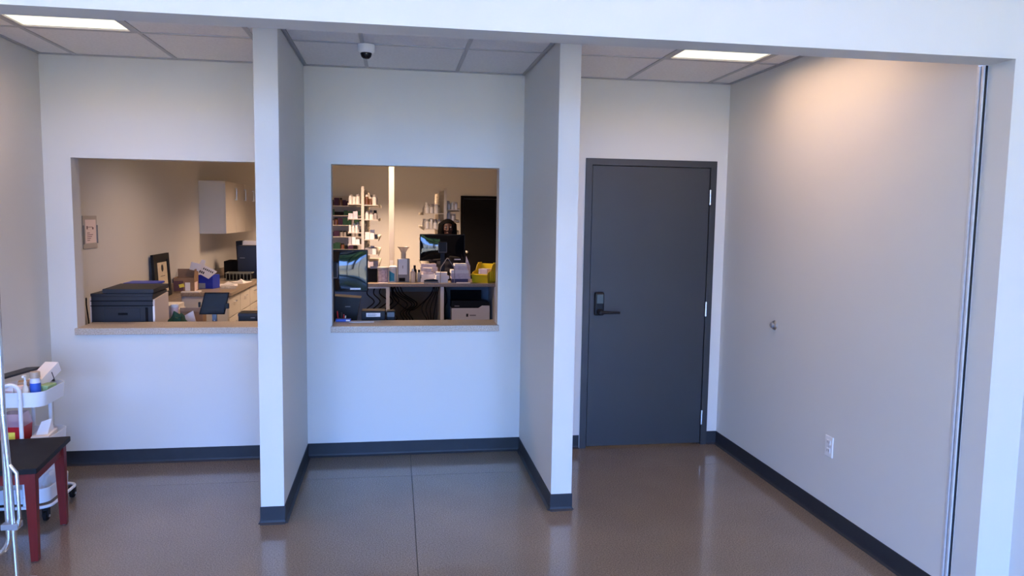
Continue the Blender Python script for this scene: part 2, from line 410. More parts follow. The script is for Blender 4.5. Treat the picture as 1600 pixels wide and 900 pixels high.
grass = mat('lawn', (0.13, 0.17, 0.06), 0.9, noise=0.3, nscale=3)
struct(MB().box(-70, 70, -150, YS-0.14, -0.3, -0.05).build('ground_outside', mat('pavement', (0.37, 0.335, 0.20), 0.9, noise=0.2, nscale=1)), 'paving outside the storefront')

# ================================================================== CEILING LIGHTS, CAMERA
def area(name, loc, sx_, sy_, power, col, spread, parent=None):
    l = bpy.data.lights.new(name, 'AREA'); l.shape = 'RECTANGLE'; l.size = sx_; l.size_y = sy_; l.energy = power; l.color = col
    l.spread = spread
    o = bpy.data.objects.new(name, l); COL.objects.link(o); o.location = loc
    if parent: o.parent = parent
    return o
def panel_light(cx, cy, z, sx_, sy_, power, col, label, spread=math.radians(166), lens=LENS):
    t = thing('ceiling_light', label, 'ceiling light', (cx, cy, z), 0, 'recessed ceiling light panels')
    fr = MB(); w = 0.022
    fr.box(-sx_/2, sx_/2, -sy_/2, -sy_/2+w, 0, 0.03); fr.box(-sx_/2, sx_/2, sy_/2-w, sy_/2, 0, 0.03)
    fr.box(-sx_/2, -sx_/2+w, -sy_/2+w, sy_/2-w, 0, 0.03); fr.box(sx_/2-w, sx_/2, -sy_/2+w, sy_/2-w, 0, 0.03)
    fr.build('light_frame', GRID, t)
    MB().box(-sx_/2+w, sx_/2-w, -sy_/2+w, sy_/2-w, 0.008, 0.014).build('light_lens', lens, t)
    area('lamp', (0, 0, 0.004), sx_-2*w-.01, sy_-2*w-.01, power, col, spread, t)
    return t
for i, lb in ((1, 'glowing ceiling light panel above the left service window'), (7, 'glowing ceiling light panel above the door')):
    panel_light((xs[i]+xs[i+1])/2, (ys[1]+ys[3])/2, H-0.001, 0.598, 1.222, P_ALCOVE, WARM, lb)
LENSB = mat('light_lens_pharmacy', (0.9, 0.9, 0.85), 0.5, emit=(1.0, 0.85, 0.6), estr=2.0)
for (x, y, f, lb) in ((-1.10, 1.45, 0.42, 'pharmacy ceiling light just behind the left window'), (-0.60, 4.05, 1.05, 'pharmacy ceiling light between cabinets and shelving'),
                   (-0.1, 8.2, 2.1, 'pharmacy ceiling light near the far wall')):
    panel_light(x, y, H-0.001, 0.6, 0.6, P_BACK*f, (1.0, 0.67, 0.46), lb, math.radians(130), LENSB)
for (x, y, lb) in ((-1.9, -5.2, 'lobby ceiling light left of the camera'), (1.3, -5.2, 'lobby ceiling light right of the camera')):
    panel_light(x, y, HF-0.032, 1.2, 0.6, P_FRONT, (1.0, 0.84, 0.68), lb, math.radians(170), LENSB)

t = thing('dome_camera', 'white dome security camera with black lens on the ceiling', 'camera', (-0.367, -0.735, H-0.003))
smooth_by_angle(MB().lathe([(0, 0), (0.052, 0), (0.053, -0.012), (0.050, -0.034), (0.041, -0.045), (0.036, -0.047), (0, -0.047)], 32).build('housing', WHITEP, t))
smooth_by_angle(MB().lathe([(0.034, -0.044), (0.034, -0.054), (0.029, -0.069), (0.018, -0.079), (0, -0.083)], 24).build('dome', GLOSSB, t))

# ---- door stop and outlet on the right wall
t = thing('door_stop', 'round metal door stop on the right wall', 'door stop', (XR, -0.831, 1.06))
smooth_by_angle(MB().lathe([(0, 0), (0.032, 0), (0.032, 0.006), (0.026, 0.013), (0.016, 0.016), (0, 0.016)], 24, (0, 0, 0), (0, -PI/2, 0)).build('cup', STEEL, t))
smooth_by_angle(MB().lathe([(0, 0.015), (0.016, 0.015), (0.017, 0.028), (0.013, 0.032), (0, 0.032)], 20, (0, 0, 0), (0, -PI/2, 0)).build('bumper', GREYP, t))
t = thing('wall_outlet', 'white electrical outlet low on the right wall', 'outlet', (XR, -1.521, 0.453))
MB().box(-0.007, 0, -0.037, 0.037, -0.060, 0.060, bev=0.002).build('cover_plate', WHITEP, t)
for z in (0.024, -0.024):
    r_ = MB().box(-0.010, -0.006, -0.017, 0.017, z-0.015, z+0.015, bev=0.003).build('receptacle', WHITEP, t)
    MB().box(-0.0104, -0.0098, -0.009, -0.006, z-0.005, z+0.008).box(-0.0104, -0.0098, 0.006, 0.009, z-0.004, z+0.007).build('slot', INK, r_)
MB().lathe([(0, 0.007), (0.004, 0.007), (0.004, 0.0085), (0, 0.009)], 10, (0, 0, 0), (0, -PI/2, 0)).build('screw', STEEL, t)

# ================================================================== LEFT FOREGROUND: side table, cart, rack
TZ = 0.484
t = thing('side_table', 'small side table with black top and cherry red tapered legs', 'table', (-1.937, -1.520, 0), math.radians(6.5))
TW, TD = 0.48, 0.555
MB().box(-TW, 0, 0, TD, TZ-0.028, TZ, bev=0.003).build('table_top', TABLEB, t)
def tleg(x, y):
    bb = MB(); a, c = 0.024, 0.0165
    sxn = 1 if x > -TW/2 else -1; syn = 1 if y > TD/2 else -1
    A = [bb.bm.verts.new((x+i*a, y+j*a, TZ-0.028)) for i, j in ((-1,-1),(1,-1),(1,1),(-1,1))]
    M_ = [bb.bm.verts.new((x+i*a, y+j*a, TZ-0.10)) for i, j in ((-1,-1),(1,-1),(1,1),(-1,1))]
    B = [bb.bm.verts.new((x+i*c+sxn*(a-c)*.6, y+j*c+syn*(a-c)*.6, 0.004)) for i, j in ((-1,-1),(1,-1),(1,1),(-1,1))]
    f = [bb.bm.faces.new(A[::-1]), bb.bm.faces.new(B)]
    for P_, Q_ in ((A, M_), (M_, B)):
        for i in range(4): f.append(bb.bm.faces.new((P_[i], P_[(i+1)%4], Q_[(i+1)%4], Q_[i])))
    bmesh.ops.recalc_face_normals(bb.bm, faces=f)
    lg = bb.build('leg', CHERRY, t)
    MB().lathe([(0.010, 0), (0.010, 0.005)], 12, (x+sxn*.004, y+syn*.004, 0)).build('foot_glide', GREYP, lg)
ix, iy = 0.036, 0.036
for x in (-ix, -TW+ix):
    for y in (iy, TD-iy-0.03): tleg(x, y)
MB().box(-TW+ix+0.024, -ix-0.024, iy-0.012, iy+0.010, TZ-0.085, TZ-0.028).build('apron', CHERRY, t)
MB().box(-TW+ix+0.024, -ix-0.024, TD-iy-0.04, TD-iy-0.02, TZ-0.085, TZ-0.028).build('apron', CHERRY, t)
for x in (-ix, -TW+ix): MB().box(x-0.010, x+0.012, iy+0.024, TD-iy-0.054, TZ-0.085, TZ-0.028).build('apron', CHERRY, t)

# utility cart
CX0, CX1, CY0, CY1 = -2.455, -2.140, -0.955, -0.625
ct = thing('utility_cart', 'white three-tier rolling utility cart behind the side table', 'cart', (0, 0, 0))
def rrect(x0, x1, y0, y1, r, n=6):
    P_ = []
    for cx, cy, a in ((x1-r, y1-r, 0), (x0+r, y1-r, PI/2), (x0+r, y0+r, PI), (x1-r, y0+r, 1.5*PI)):
        P_ += [(cx+r*math.cos(a+PI/2*i/n), cy+r*math.sin(a+PI/2*i/n)) for i in range(n+1)]
    return P_
def tray(z0, h, grow=0.0):
    bb = MB(); th = 0.004
    O = rrect(CX0-grow, CX1+grow, CY0-grow, CY1+grow, 0.06); I = rrect(CX0-grow+th, CX1+grow-th, CY0-grow+th, CY1+grow-th, 0.056)
    O0 = [(x*.0+ (x-(CX0+CX1)/2)*0.965+(CX0+CX1)/2, (y-(CY0+CY1)/2)*0.965+(CY0+CY1)/2) for x, y in O]
    I0 = [((x-(CX0+CX1)/2)*0.965+(CX0+CX1)/2, (y-(CY0+CY1)/2)*0.965+(CY0+CY1)/2) for x, y in I]
    v = bb.bm.verts.new
    a = [v((x, y, z0)) for x, y in O0]; b_ = [v((x, y, z0+h)) for x, y in O]; c = [v((x, y, z0+h)) for x, y in I]; d = [v((x, y, z0+th)) for x, y in I0]
    n = len(O); f = [bb.bm.faces.new(a[::-1]), bb.bm.faces.new(d)]
    for P_, Q_ in ((a, b_), (b_, c), (c, d)):
        for i in range(n): f.append(bb.bm.faces.new((P_[i], P_[(i+1)%n], Q_[(i+1)%n], Q_[i])))
    bmesh.ops.recalc_face_normals(bb.bm, faces=f)
    return smooth_by_angle(bb.build('tray', WHITEM, ct))
TR = (0.648, 0.372, 0.092)
for z in TR: tray(z, 0.085)
for y in (CY0-0.014, CY1+0.014):
    pa = [(-2.345, y, 0.085), (-2.345, y, 0.735)] + arc((-2.298, y, 0.735), 0.047, PI, 0, 10)[1:-1] + [(-2.251, y, 0.735), (-2.251, y, 0.085)]
    smooth_by_angle(MB().tube(pa, 0.0105, 12).build('frame_hoop', WHITEM, ct), 60)
    for z in TR:
        MB().lathe([(0.005, 0), (0.005, 0.006), (0, 0.007)], 8, (-2.251, y-0.009 if y < -.8 else y+.009, z+0.05), (PI/2, 0, 0)).build('bolt', STEEL, ct)
pts = [(x, y, 0.082) for x, y in rrect(CX0-0.01, CX1+0.02, CY0-0.03, CY1+0.03, 0.06)]
smooth_by_angle(MB().tube(pts+[pts[0]], 0.009, 8).build('base_ring', WHITEM, ct), 60)
for x in (CX0+0.03, CX1-0.005):
    for y in (CY0-0.012, CY1+0.010):
        c_ = MB().box(x-0.017, x-0.012, y-0.014, y+0.014, 0.025, 0.066).box(x+0.012, x+0.017, y-0.014, y+0.014, 0.025, 0.066).box(x-0.017, x+0.017, y-0.014, y+0.014, 0.062, 0.074).build('caster', BLACKP, ct)
        smooth_by_angle(MB().lathe([(0, -0.010), (0.025, -0.010), (0.027, -0.006), (0.027, 0.006), (0.025, 0.010), (0, 0.010)], 20, (x, y, 0.027), (0, PI/2, 0)).build('wheel', BLACKM, c_))
        MB().lathe([(0.008, -0.019), (0.008, 0.019)], 10, (x, y, 0.027), (0, PI/2, 0)).build('axle', STEEL, c_)

# things in the cart
z1 = TR[0]+0.0045
o = MB().box(-0.055, 0.055, -0.14, 0.14, 0, 0.012, bev=0.002).build('binder', CHARC); o.location = (-2.355, -0.77, z1+0.150); o.rotation_euler = (0.02, -0.10, -0.30)
tag(o, 'flat dark grey binder lying across the top cart tray', 'binder')
t = thing('long_carton', 'long white carton with dark elastic band leaning in the top tray', 'box', (-2.235, -0.71, z1+0.085), -0.18)
ob = MB().box(-0.04, 0.04, -0.14, 0.10, 0, 0.062, bev=0.002, rot=(0.42, 0, 0)).build('carton', PAPER, t)
MB().box(-0.0412, 0.0412, 0.020, 0.026, -0.001, 0.0632, rot=(0.42, 0, 0)).build('elastic_band', INK, t)
for ch in t.children:
    pass
t = thing('pill_jar', 'jar with blue label and tan cap in the top cart tray', 'jar', (-2.215, -0.865, z1), 0.4); t.scale = (1, 1, 1.55)
smooth_by_angle(MB().lathe([(0, 0), (0.026, 0), (0.027, 0.004), (0.027, 0.085), (0.022, 0.092), (0.022, 0.096), (0, 0.096)], 24).build('body', mat('jar_pale', (0.60, 0.62, 0.72), 0.3), t))
smooth_by_angle(MB().lathe([(0.0274, 0.018), (0.0274, 0.076)], 24).build('label', BLUEL, t))
smooth_by_angle(MB().lathe([(0, 0.094), (0.026, 0.094), (0.026, 0.114), (0.024, 0.117), (0, 0.117)], 24).build('cap', mat('tan_cap', (0.42, 0.33, 0.24), 0.5), t))
t = thing('pump_bottle', 'small white pump bottle beside the blue-label jar', 'bottle', (-2.252, -0.900, z1)); t.scale = (1, 1, 1.35)
smooth_by_angle(MB().lathe([(0, 0), (0.016, 0), (0.017, 0.003), (0.017, 0.065), (0.010, 0.080), (0.007, 0.083), (0.007, 0.10), (0, 0.10)], 16).build('body', mat('lotion_white', (0.70, 0.70, 0.64), 0.35), t))
MB().lathe([(0.005, 0.10), (0.005, 0.125), (0, 0.126)], 10).box(-0.006, 0.006, -0.024, 0.006, 0.118, 0.126).build('pump', WHITEP, t)
for k, (x, y, w, d, h, mt, rz, lb) in enumerate(((-2.285, -0.880, 0.06, 0.035, 0.085, PINK, 0.5, 'pink and white carton standing in the top cart tray'),
        (-2.330, -0.900, 0.045, 0.03, 0.092, PAPER, -0.1, 'small white carton beside the cart hoop'),
        (-2.385, -0.905, 0.05, 0.03, 0.095, mat('navy_carton', (0.01, 0.02, 0.09), 0.5), 0.0, 'navy blue carton at the left of the top tray'),
        (-2.282, -0.830, 0.07, 0.05, 0.098, mat('tan_carton', (0.42, 0.30, 0.20), 0.7), 0.3, 'tan carton behind the pump bottle'))):
    t = thing('carton', lb, 'box', (x, y, z1), rz); t.scale = (1, 1, 1.25)
    MB().box(-w/2, w/2, -d/2, d/2, 0, h, bev=0.0015).build('box_body', mt, t)
    MB().box(-w/2+.004, w/2-.004, -d/2-.0008, -d/2, h*.3, h*.75).build('printed_panel', PAPER if mt is not PAPER else PINK, t)
o = MB().box(-0.028, 0.028, -0.045, 0.045, 0, 0.095, bev=0.006, seg=3).build('sponge', LGREEN); o.location = (-2.180, -0.80, z1); o.rotation_euler = (0, 0, -0.15)
tag(o, 'pale green pack near the right rim of the top tray', 'pack')
z2 = TR[1]+0.0045
t = thing('sharps_container', 'red sharps container with yellow label and clear top on the cart', 'container', (-2.325, -0.87, z2))
def frust(bb, w0, d0, w1, d1, z0, zt):
    A = [bb.bm.verts.new((i*w0/2, j*d0/2, z0)) for i, j in ((-1,-1),(1,-1),(1,1),(-1,1))]; B = [bb.bm.verts.new((i*w1/2, j*d1/2, zt)) for i, j in ((-1,-1),(1,-1),(1,1),(-1,1))]
    f = [bb.bm.faces.new(A[::-1]), bb.bm.faces.new(B)]
    for i in range(4): f.append(bb.bm.faces.new((A[i], A[(i+1)%4], B[(i+1)%4], B[i])))
    bmesh.ops.recalc_face_normals(bb.bm, faces=f); return bb
frust(MB(), 0.105, 0.10, 0.125, 0.115, 0, 0.155).build('body', RED, t)
MB().box(-0.050, 0.020, -0.0575, -0.0555, 0.078, 0.125, rot=(-0.05, 0, 0)).build('warning_label', YELL, t)
frust(MB(), 0.128, 0.118, 0.10, 0.09, 0.155, 0.225).build('lid', mat('clear_pinkish', (0.70, 0.45, 0.52), 0.2, alpha=0.45), t)
t = thing('tissue_box', 'white tissue box beside the sharps container', 'box', (-2.195, -0.83, z2), 0.15)
MB().box(-0.045, 0.045, -0.09, 0.09, 0, 0.095, bev=0.002).build('box_body', PAPER, t)
bb = MB(); pts_ = [(-0.03, -0.05, 0.095), (0.03, -0.05, 0.095), (0.035, 0.06, 0.095), (-0.03, 0.06, 0.095)]; ap = (0.0, 0.03, 0.150)
vb = [bb.bm.verts.new(p) for p in pts_]; va = [bb.bm.verts.new((ap[0]-.02, ap[1], ap[2])), bb.bm.verts.new((ap[0]+.028, ap[1]+.02, ap[2]+.012))]
for f in ((vb[0], vb[1], va[1], va[0]), (vb[1], vb[2], va[1]), (vb[2], vb[3], va[0], va[1]), (vb[3], vb[0], va[0])): bb.bm.faces.new(f)
bb.build('tissue', mat('tissue', (0.80, 0.80, 0.82), 0.9), t)
def crumple(name, loc, sc, label, seed):
    rr = random.Random(seed); bb = MB(); q = bmesh.ops.create_icosphere(bb.bm, subdivisions=4, radius=1)['verts']
    from mathutils import noise as nz
    for v in q:
        p = v.co.normalized(); k = 1+0.30*nz.noise(p*1.8+Vector((seed, 0, 0)))+0.14*abs(nz.noise(p*5+Vector((0, seed, 0))))
        v.co = Vector((p.x*sc[0]*k, p.y*sc[1]*k, max(p.z*sc[2]*k, -sc[2]*0.72)+sc[2]*0.72))
    o = bb.build(name, BAG); o.location = loc; tag(o, label, 'bag'); smooth_by_angle(o, 25); return o
z3 = TR[2]+0.005
crumple('plastic_bag', (-2.205, -0.78, z3), (0.055, 0.115, 0.105), 'crumpled clear plastic bag spilling over the right of the bottom cart tray', 3)
crumple('plastic_bag', (-2.345, -0.81, z3), (0.065, 0.10, 0.09), 'crumpled clear plastic bag at the left of the bottom cart tray', 8)

# tubular rack at the left edge of the picture
t = thing('tube_rack', 'chrome tubular rolling rack cut by the left picture edge', 'rack', (0, 0, 0))
ry = -1.90; xo = -1.892
xw = xo-0.50
pa = [(xo-0.25, ry, 1.76), (xo-0.07, ry, 1.76)] + arc((xo-0.07, ry, 1.69), 0.07, PI/2, 0, 8)[1:] + [(xo, ry, 0.30)] + arc((xo-0.09, ry, 0.30), 0.09, 0, -PI/2, 8)[1:]
pa += [(xw+0.09, ry, 0.21)] + arc((xw+0.09, ry, 0.30), 0.09, -PI/2, -PI, 8)[1:] + [(xw, ry, 1.69)] + arc((xw+0.07, ry, 1.69), 0.07, PI, PI/2, 8)[1:] + [(xo-0.25, ry, 1.76)]
smooth_by_angle(MB().tube([(xw-0.026, ry-0.028, 0.60), (xw-0.038, ry-0.028, 0.07)], 0.0115, 12).build('leg_tube', CHROME, t), 60)
smooth_by_angle(MB().tube([(xw-0.038, ry-0.60, 0.07), (xw-0.038, ry+0.07, 0.07)], 0.0125, 12).build('foot_bar', CHROME, t), 60)
MB().box(xw-0.045, xw+0.014, ry-0.042, ry+0.012, 0.345, 0.372, bev=0.004).build('clamp', GREYP, t)
for y in (ry+0.035, ry-0.55):
    smooth_by_angle(MB().lathe([(0, -0.012), (0.041, -0.012), (0.043, -0.006), (0.043, 0.006), (0.041, 0.012), (0, 0.012)], 24, (xw-0.012, y, 0.043), (0, PI/2, 0)).build('wheel', mat('pale_rubber', (0.42, 0.40, 0.38), 0.6), t))
smooth_by_angle(MB().tube(pa, 0.0125, 14).build('outer_hoop', CHROME, t), 60)
xi = xo+0.026
smooth_by_angle(MB().tube([(xi-.012, ry-0.028, 0.86), (xi, ry-0.028, 0.60), (xi+0.012, ry-0.028, 0.07)], 0.0115, 12).build('leg_tube', CHROME, t), 60)
smooth_by_angle(MB().tube([(xi+.002, ry-0.028, 0.64)]+[(xi+0.030, ry-0.028, 0.60), (xi+0.034, ry-0.028, 0.40), (xi+0.028, ry-0.028, 0.36), (xi+0.006, ry-0.028, 0.33)], 0.008, 10).build('lock_strut', CHROME, t), 60)
for z in (1.560, 1.528):
    smooth_by_angle(MB().lathe([(0.0128, -0.010), (0.0165, -0.010), (0.0165, 0.010), (0.0128, 0.010)], 16, (xo, ry, z)).build('collar', GREYP, t))
MB().ball((xo+0.012, ry-0.004, 1.675), 0.006, 10).build('snap_button', STEEL, t)
MB().box(xo-0.014, xi+0.030, ry-0.042, ry+0.012, 0.345, 0.372, bev=0.004).build('clamp', GREYP, t)
smooth_by_angle(MB().tube([(xi+0.012, ry-0.60, 0.07), (xi+0.012, ry+0.07, 0.07)], 0.0125, 12).build('foot_bar', CHROME, t), 60)
for y in (ry+0.035, ry-0.55):
    w_ = MB().box(xi+0.018, xi+0.022, y-0.012, y+0.012, 0.035, 0.09).box(xi+0.056, xi+0.060, y-0.012, y+0.012, 0.035, 0.09).box(xi+0.010, xi+0.060, y-0.012, y+0.012, 0.086, 0.092).build('caster_fork', STEEL, t)
    smooth_by_angle(MB().lathe([(0, -0.012), (0.030, -0.012), (0.041, -0.012), (0.043, -0.006), (0.043, 0.006), (0.041, 0.012), (0, 0.012)], 24, (xi+0.039, y, 0.043), (0, PI/2, 0)).build('wheel', mat('pale_rubber', (0.42, 0.40, 0.38), 0.6), w_))

# ================================================================== INSIDE THE LEFT SERVICE WINDOW
# inner desk along the window wall
DZT = 0.76
ds = thing('work_desk', 'staff desk standing behind the service window wall', 'desk', (0, 0, 0))
MB().box(XL+0.01, 1.30, 0.275, 0.92, DZT-0.035, DZT).build('desk_top', LAMD, ds)
for x in (XL+0.04, -1.0, 0.15, 1.26): MB().box(x-0.02, x+0.02, 0.29, 0.90, 0, DZT-0.035).build('desk_panel', PANELW, ds)

# paper notice holder on the left wall
t = thing('wall_notice', 'clear wall holder with printed paper inside left window', 'notice', (XL, 0.72, 1.585))
MB().box(0.001, 0.006, -0.135, 0.130, -0.125, 0.122).build('holder_back', mat('holder_grey', (0.40, 0.37, 0.34), 0.3), t)
pp = MB().box(0.006, 0.0085, -0.095, 0.103, -0.085, 0.092).build('paper', mat('notice_paper', (0.80, 0.66, 0.62), 0.7), t)
b = MB(); b.box(0.0085, 0.0092, -0.075, -0.055, 0.020, 0.045); b.box(0.0085, 0.0092, 0.030, 0.055, 0.018, 0.034); b.box(0.0085, 0.0092, -0.06, 0.04, 0.034, 0.038)
for k in range(5): b.box(0.0085, 0.0092, -0.07, -0.07+0.05+0.02*((k*7) % 4), -0.01-0.014*k, -0.005-0.014*k)
b.build('print', mat('print_brown', (0.20, 0.12, 0.12), 0.8), pp)
for y in (-0.135, 0.122): MB().box(0.006, 0.012, y, y+0.010, -0.09, 0.05).build('holder_clip', GREYP, t)

# multifunction printer, its back to the window
t = thing('multifunction_printer', 'charcoal multifunction printer with white side covers behind the left window', 'printer', (-2.362, 0.345, DZT))
PW, PD, PH = 0.425, 0.345, 0.372
MB().box(0.004, PW-0.004, 0, PD, 0.012, PH, bev=0.004).build('rear_body', CHARC, t)
MB().prism([(0.006, 0.01), (PD, 0.01), (PD, 0.370), (0.006, 0.345)], PW-0.004, PW+0.008, 'X').build('side_cover', mat('beige_cover', (0.60, 0.52, 0.46), 0.5), t)
MB().box(-0.006, 0.004, 0.004, PD, 0.01, 0.36).build('side_cover', mat('beige_cover', (0.60, 0.52, 0.46), 0.5), t)
pn = MB().box(0.09, 0.335, -0.004, 0.001, 0.05, 0.285, bev=0.002).build('rear_panel', CHARC, t)
MB().box(0.185, 0.250, -0.006, -0.0035, 0.235, 0.252).build('grip_slot', BLACKM, pn)
MB().box(PW-0.004, PW+0.009, 0.0, 0.006, 0.01, 0.30).build('cover_edge', WHITEP, t)
MB().box(0.0, PW, -0.004, 0.0, 0.300, 0.306).box(0.0, PW, -0.004, 0.0, 0.335, 0.341).build('seam', BLACKM, t)
MB().box(0.37, 0.388, -0.003, 0.001, 0.03, 0.29).build('duct_groove', BLACKM, t)
lid = MB(); lid.box(0.0, PW, 0.0, PD, 0.370, 0.392, bev=0.004)
lid.build('scanner_bed', CHARC, t)
lid = MB(); lid.prism([(-0.005, 0.396), (PD+0.02, 0.400), (PD+0.02, 0.432), (-0.005, 0.424)], 0.085, PW+0.005, 'X'); lid.build('scanner_lid', CHARC, t)
MB().box(0.10, PW-0.01, 0.01, PD, 0.388, 0.400).build('lid_hinge', BLACKP, t)
MB().tube([(-0.033, 0.015, 0.36), (-0.038, 0.025, 0.31), (-0.030, 0.035, 0.19), (-0.030, 0.045, 0.006)], 0.005, 8).build('power_cord', BLACKM, t)

# blue tray behind the printer
t = thing('blue_bin', 'blue plastic bin just behind the charcoal printer', 'bin', (-2.235, 1.10, 0))
MB().prism([(-0.10, 0.0), (0.10, 0.0), (0.118, 0.175), (-0.112, 0.175)], -0.10, 0.10, 'Y').build('bin_body', BLUE, t)
MB().box(-0.122, 0.130, -0.112, 0.112, 0.166, 0.182, bev=0.004).build('rim', BLUE, t)
t.location.z = 0.988
st = thing('file_cabinet', 'low file cabinet under the blue bin', 'cabinet', (-2.20, 1.10, 0))
MB().box(-0.24, 0.24, -0.14, 0.14, 0, 0.988, bev=0.004).build('cabinet_body', CABW, st)
for k in range(3):
    dr = MB().box(0.24, 0.252, -0.13, 0.13, 0.04+0.31*k, 0.33+0.31*k).build('drawer', CABW, st)
    MB().box(0.252, 0.264, -0.05, 0.05, 0.24+0.31*k, 0.255+0.31*k).build('pull', STEEL, dr)

# tablet on a stand
t = thing('tablet_stand', 'black tablet in a tilted cradle on a post behind left window', 'tablet', (-1.525, 0.40, DZT))
MB().box(-0.016, 0.016, -0.010, 0.010, 0.012, 0.30).build('post', mat('slate_post', (0.10, 0.12, 0.15), 0.4), t)
MB().box(-0.07, 0.07, -0.06, 0.06, 0, 0.012, bev=0.004).build('base', BLACKP, t)
tb = MB().prism([(-0.105, 0.232), (0.075, 0.232), (0.112, 0.395), (-0.062, 0.395)], -0.022, -0.010, 'Y').build('tablet', BLACKM, t)
MB().prism([(-0.095, 0.24), (0.068, 0.24), (0.103, 0.387), (-0.055, 0.387)], -0.0235, -0.0215, 'Y').build('screen', BLACKP, tb)
MB().box(-0.108, -0.094, -0.028, -0.006, 0.285, 0.325, bev=0.003).build('cradle_grip', BLACKP, t)
MB().box(0.084, 0.108, -0.028, -0.006, 0.275, 0.315, bev=0.003).build('cradle_grip', BLACKP, t)
MB().lathe([(0.004, 0), (0.004, 0.002)], 10, (0, -0.010, 0.185), (PI/2, 0, 0)).build('screw', STEEL, t)
# black card terminal at the right edge of the left window
t = thing('card_terminal', 'low black terminal box beside the left fin wall', 'terminal', (-1.26, 0.42, DZT))
MB().box(-0.09, 0.09, -0.06, 0.08, 0, 0.245, bev=0.006).build('body', BLACKP, t)
MB().box(-0.09, 0.09, -0.066, -0.058, 0.222, 0.238).build('front_trim', CHARC, t)
MB().box(0.0, 0.03, -0.0615, -0.0595, 0.205, 0.210).build('badge', GREYP, t)
# odds and ends on the desk
t = thing('paper_cup', 'pinkish white paper cup beside the charcoal printer', 'cup', (-1.915, 0.80, DZT))
smooth_by_angle(MB().lathe([(0, 0), (0.024, 0), (0.030, 0.250), (0.031, 0.253), (0.028, 0.250), (0.023, 0.01), (0, 0.01)], 20).build('cup', PINK, t))
smooth_by_angle(MB().lathe([(0.0302, 0.236), (0.0316, 0.240), (0.0313, 0.257), (0.0293, 0.257), (0.0290, 0.238)], 20).build('rim', WHITEP, t))
bb = MB(); q = bmesh.ops.create_icosphere(bb.bm, subdivisions=3, radius=1)['verts']
from mathutils import noise as nz
for v in q:
    p = v.co.copy(); k = 1+0.35*nz.noise(p*2.2); v.co = Vector((p.x*0.075*k, p.y*0.06*k, max(p.z*0.12*k, -0.10)+0.10))
o = bb.build('green_cloth', GREEN); o.location = (-1.835, 0.56, DZT); tag(o, 'dark green cloth bundle beside the charcoal printer', 'cloth'); smooth_by_angle(o, 30)
t = thing('open_carton', 'small brown cardboard carton on the desk near the tablet', 'box', (-1.790, 0.85, DZT))
MB().box(-0.085, 0.085, -0.06, 0.06, 0, 0.215, bev=0.002).build('box_body', CARD, t)
MB().box(-0.085, 0.085, -0.062, -0.058, 0.20, 0.232, rot=(-0.3, 0, 0)).build('flap', CARD, t)
o = MB().prism([(-0.06, 0), (0.075, 0), (0.022, 0.225), (-0.055, 0.18)], -0.004, 0.004, 'Y').build('envelope', mat('envelope_paper', (0.74, 0.62, 0.55), 0.8)); o.location = (-1.765, 0.66, DZT)
tag(o, 'pale envelope leaning against the small brown carton', 'envelope')

# ---- left counter run with base cabinets
CT = thing('counter_top', 'brown laminate counter top along the pharmacy left wall', 'counter top', (0, 0, 0))
MB().box(XL+0.001, -1.885, 2.715, 6.20, 0.872, 0.910, bev=0.004).build('slab', LAMD, CT)
MB().box(XL+0.001, XL+0.02, 2.72, 6.20, 0.910, 1.005).build('backsplash', LAMD, CT)
for k in range(5):
    y0 = 2.735+0.58*k
    t = thing('base_cabinet', ['nearest base cabinet under the brown counter with pale end panel', 'second base cabinet from the pale end panel', 'third base cabinet from the pale end panel',
              'fourth base cabinet from the pale end panel', 'farthest base cabinet under the brown counter'][k], 'cabinet', (0, y0, 0), 0, 'base cabinets under the pharmacy counter')
    MB().box(XL+0.001, -1.93, 0.0, 0.578, 0.09, 0.872).box(XL+0.001, -1.99, 0.0, 0.578, 0, 0.09).build('body', PANELW if k == 0 else CABW, t)
    for z0, z1_ in ((0.10, 0.36), (0.365, 0.64), (0.645, 0.862)):
        dr = MB().box(-1.93, -1.912, 0.006, 0.572, z0, z1_-0.004, bev=0.002).build('drawer', CABW, t)
        zz = z1_-0.07
        MB().tube([(-1.912, 0.245, zz), (-1.890, 0.25, zz), (-1.890, 0.33, zz), (-1.912, 0.335, zz)], 0.005, 8).build('pull', STEEL, dr)
for k in range(3):
    y0 = 3.975+0.585*k
    t = thing('wall_cabinet', ['nearest white wall cabinet with its blank end towards the window', 'second wall cabinet behind the nearest one', 'third wall cabinet, farthest along the wall'][k], 'cabinet', (0, y0, 0), 0, 'wall cabinets on the pharmacy left wall')
    MB().box(XL+0.001, -2.205, 0, 0.583, 1.488, 2.115).build('body', CABW, t)
    dr = MB().box(-2.205, -2.187, 0.003, 0.580, 1.490, 2.113, bev=0.0015).build('cabinet_door', CABW, t)
    MB().box(-2.187, -2.165, 0.535, 0.560, 1.90, 1.912).box(-2.187, -2.165, 0.535, 0.560, 2.038, 2.05).box(-2.170, -2.160, 0.535, 0.560, 1.90, 2.05).build('handle', STEEL, dr)

CZ = 0.910
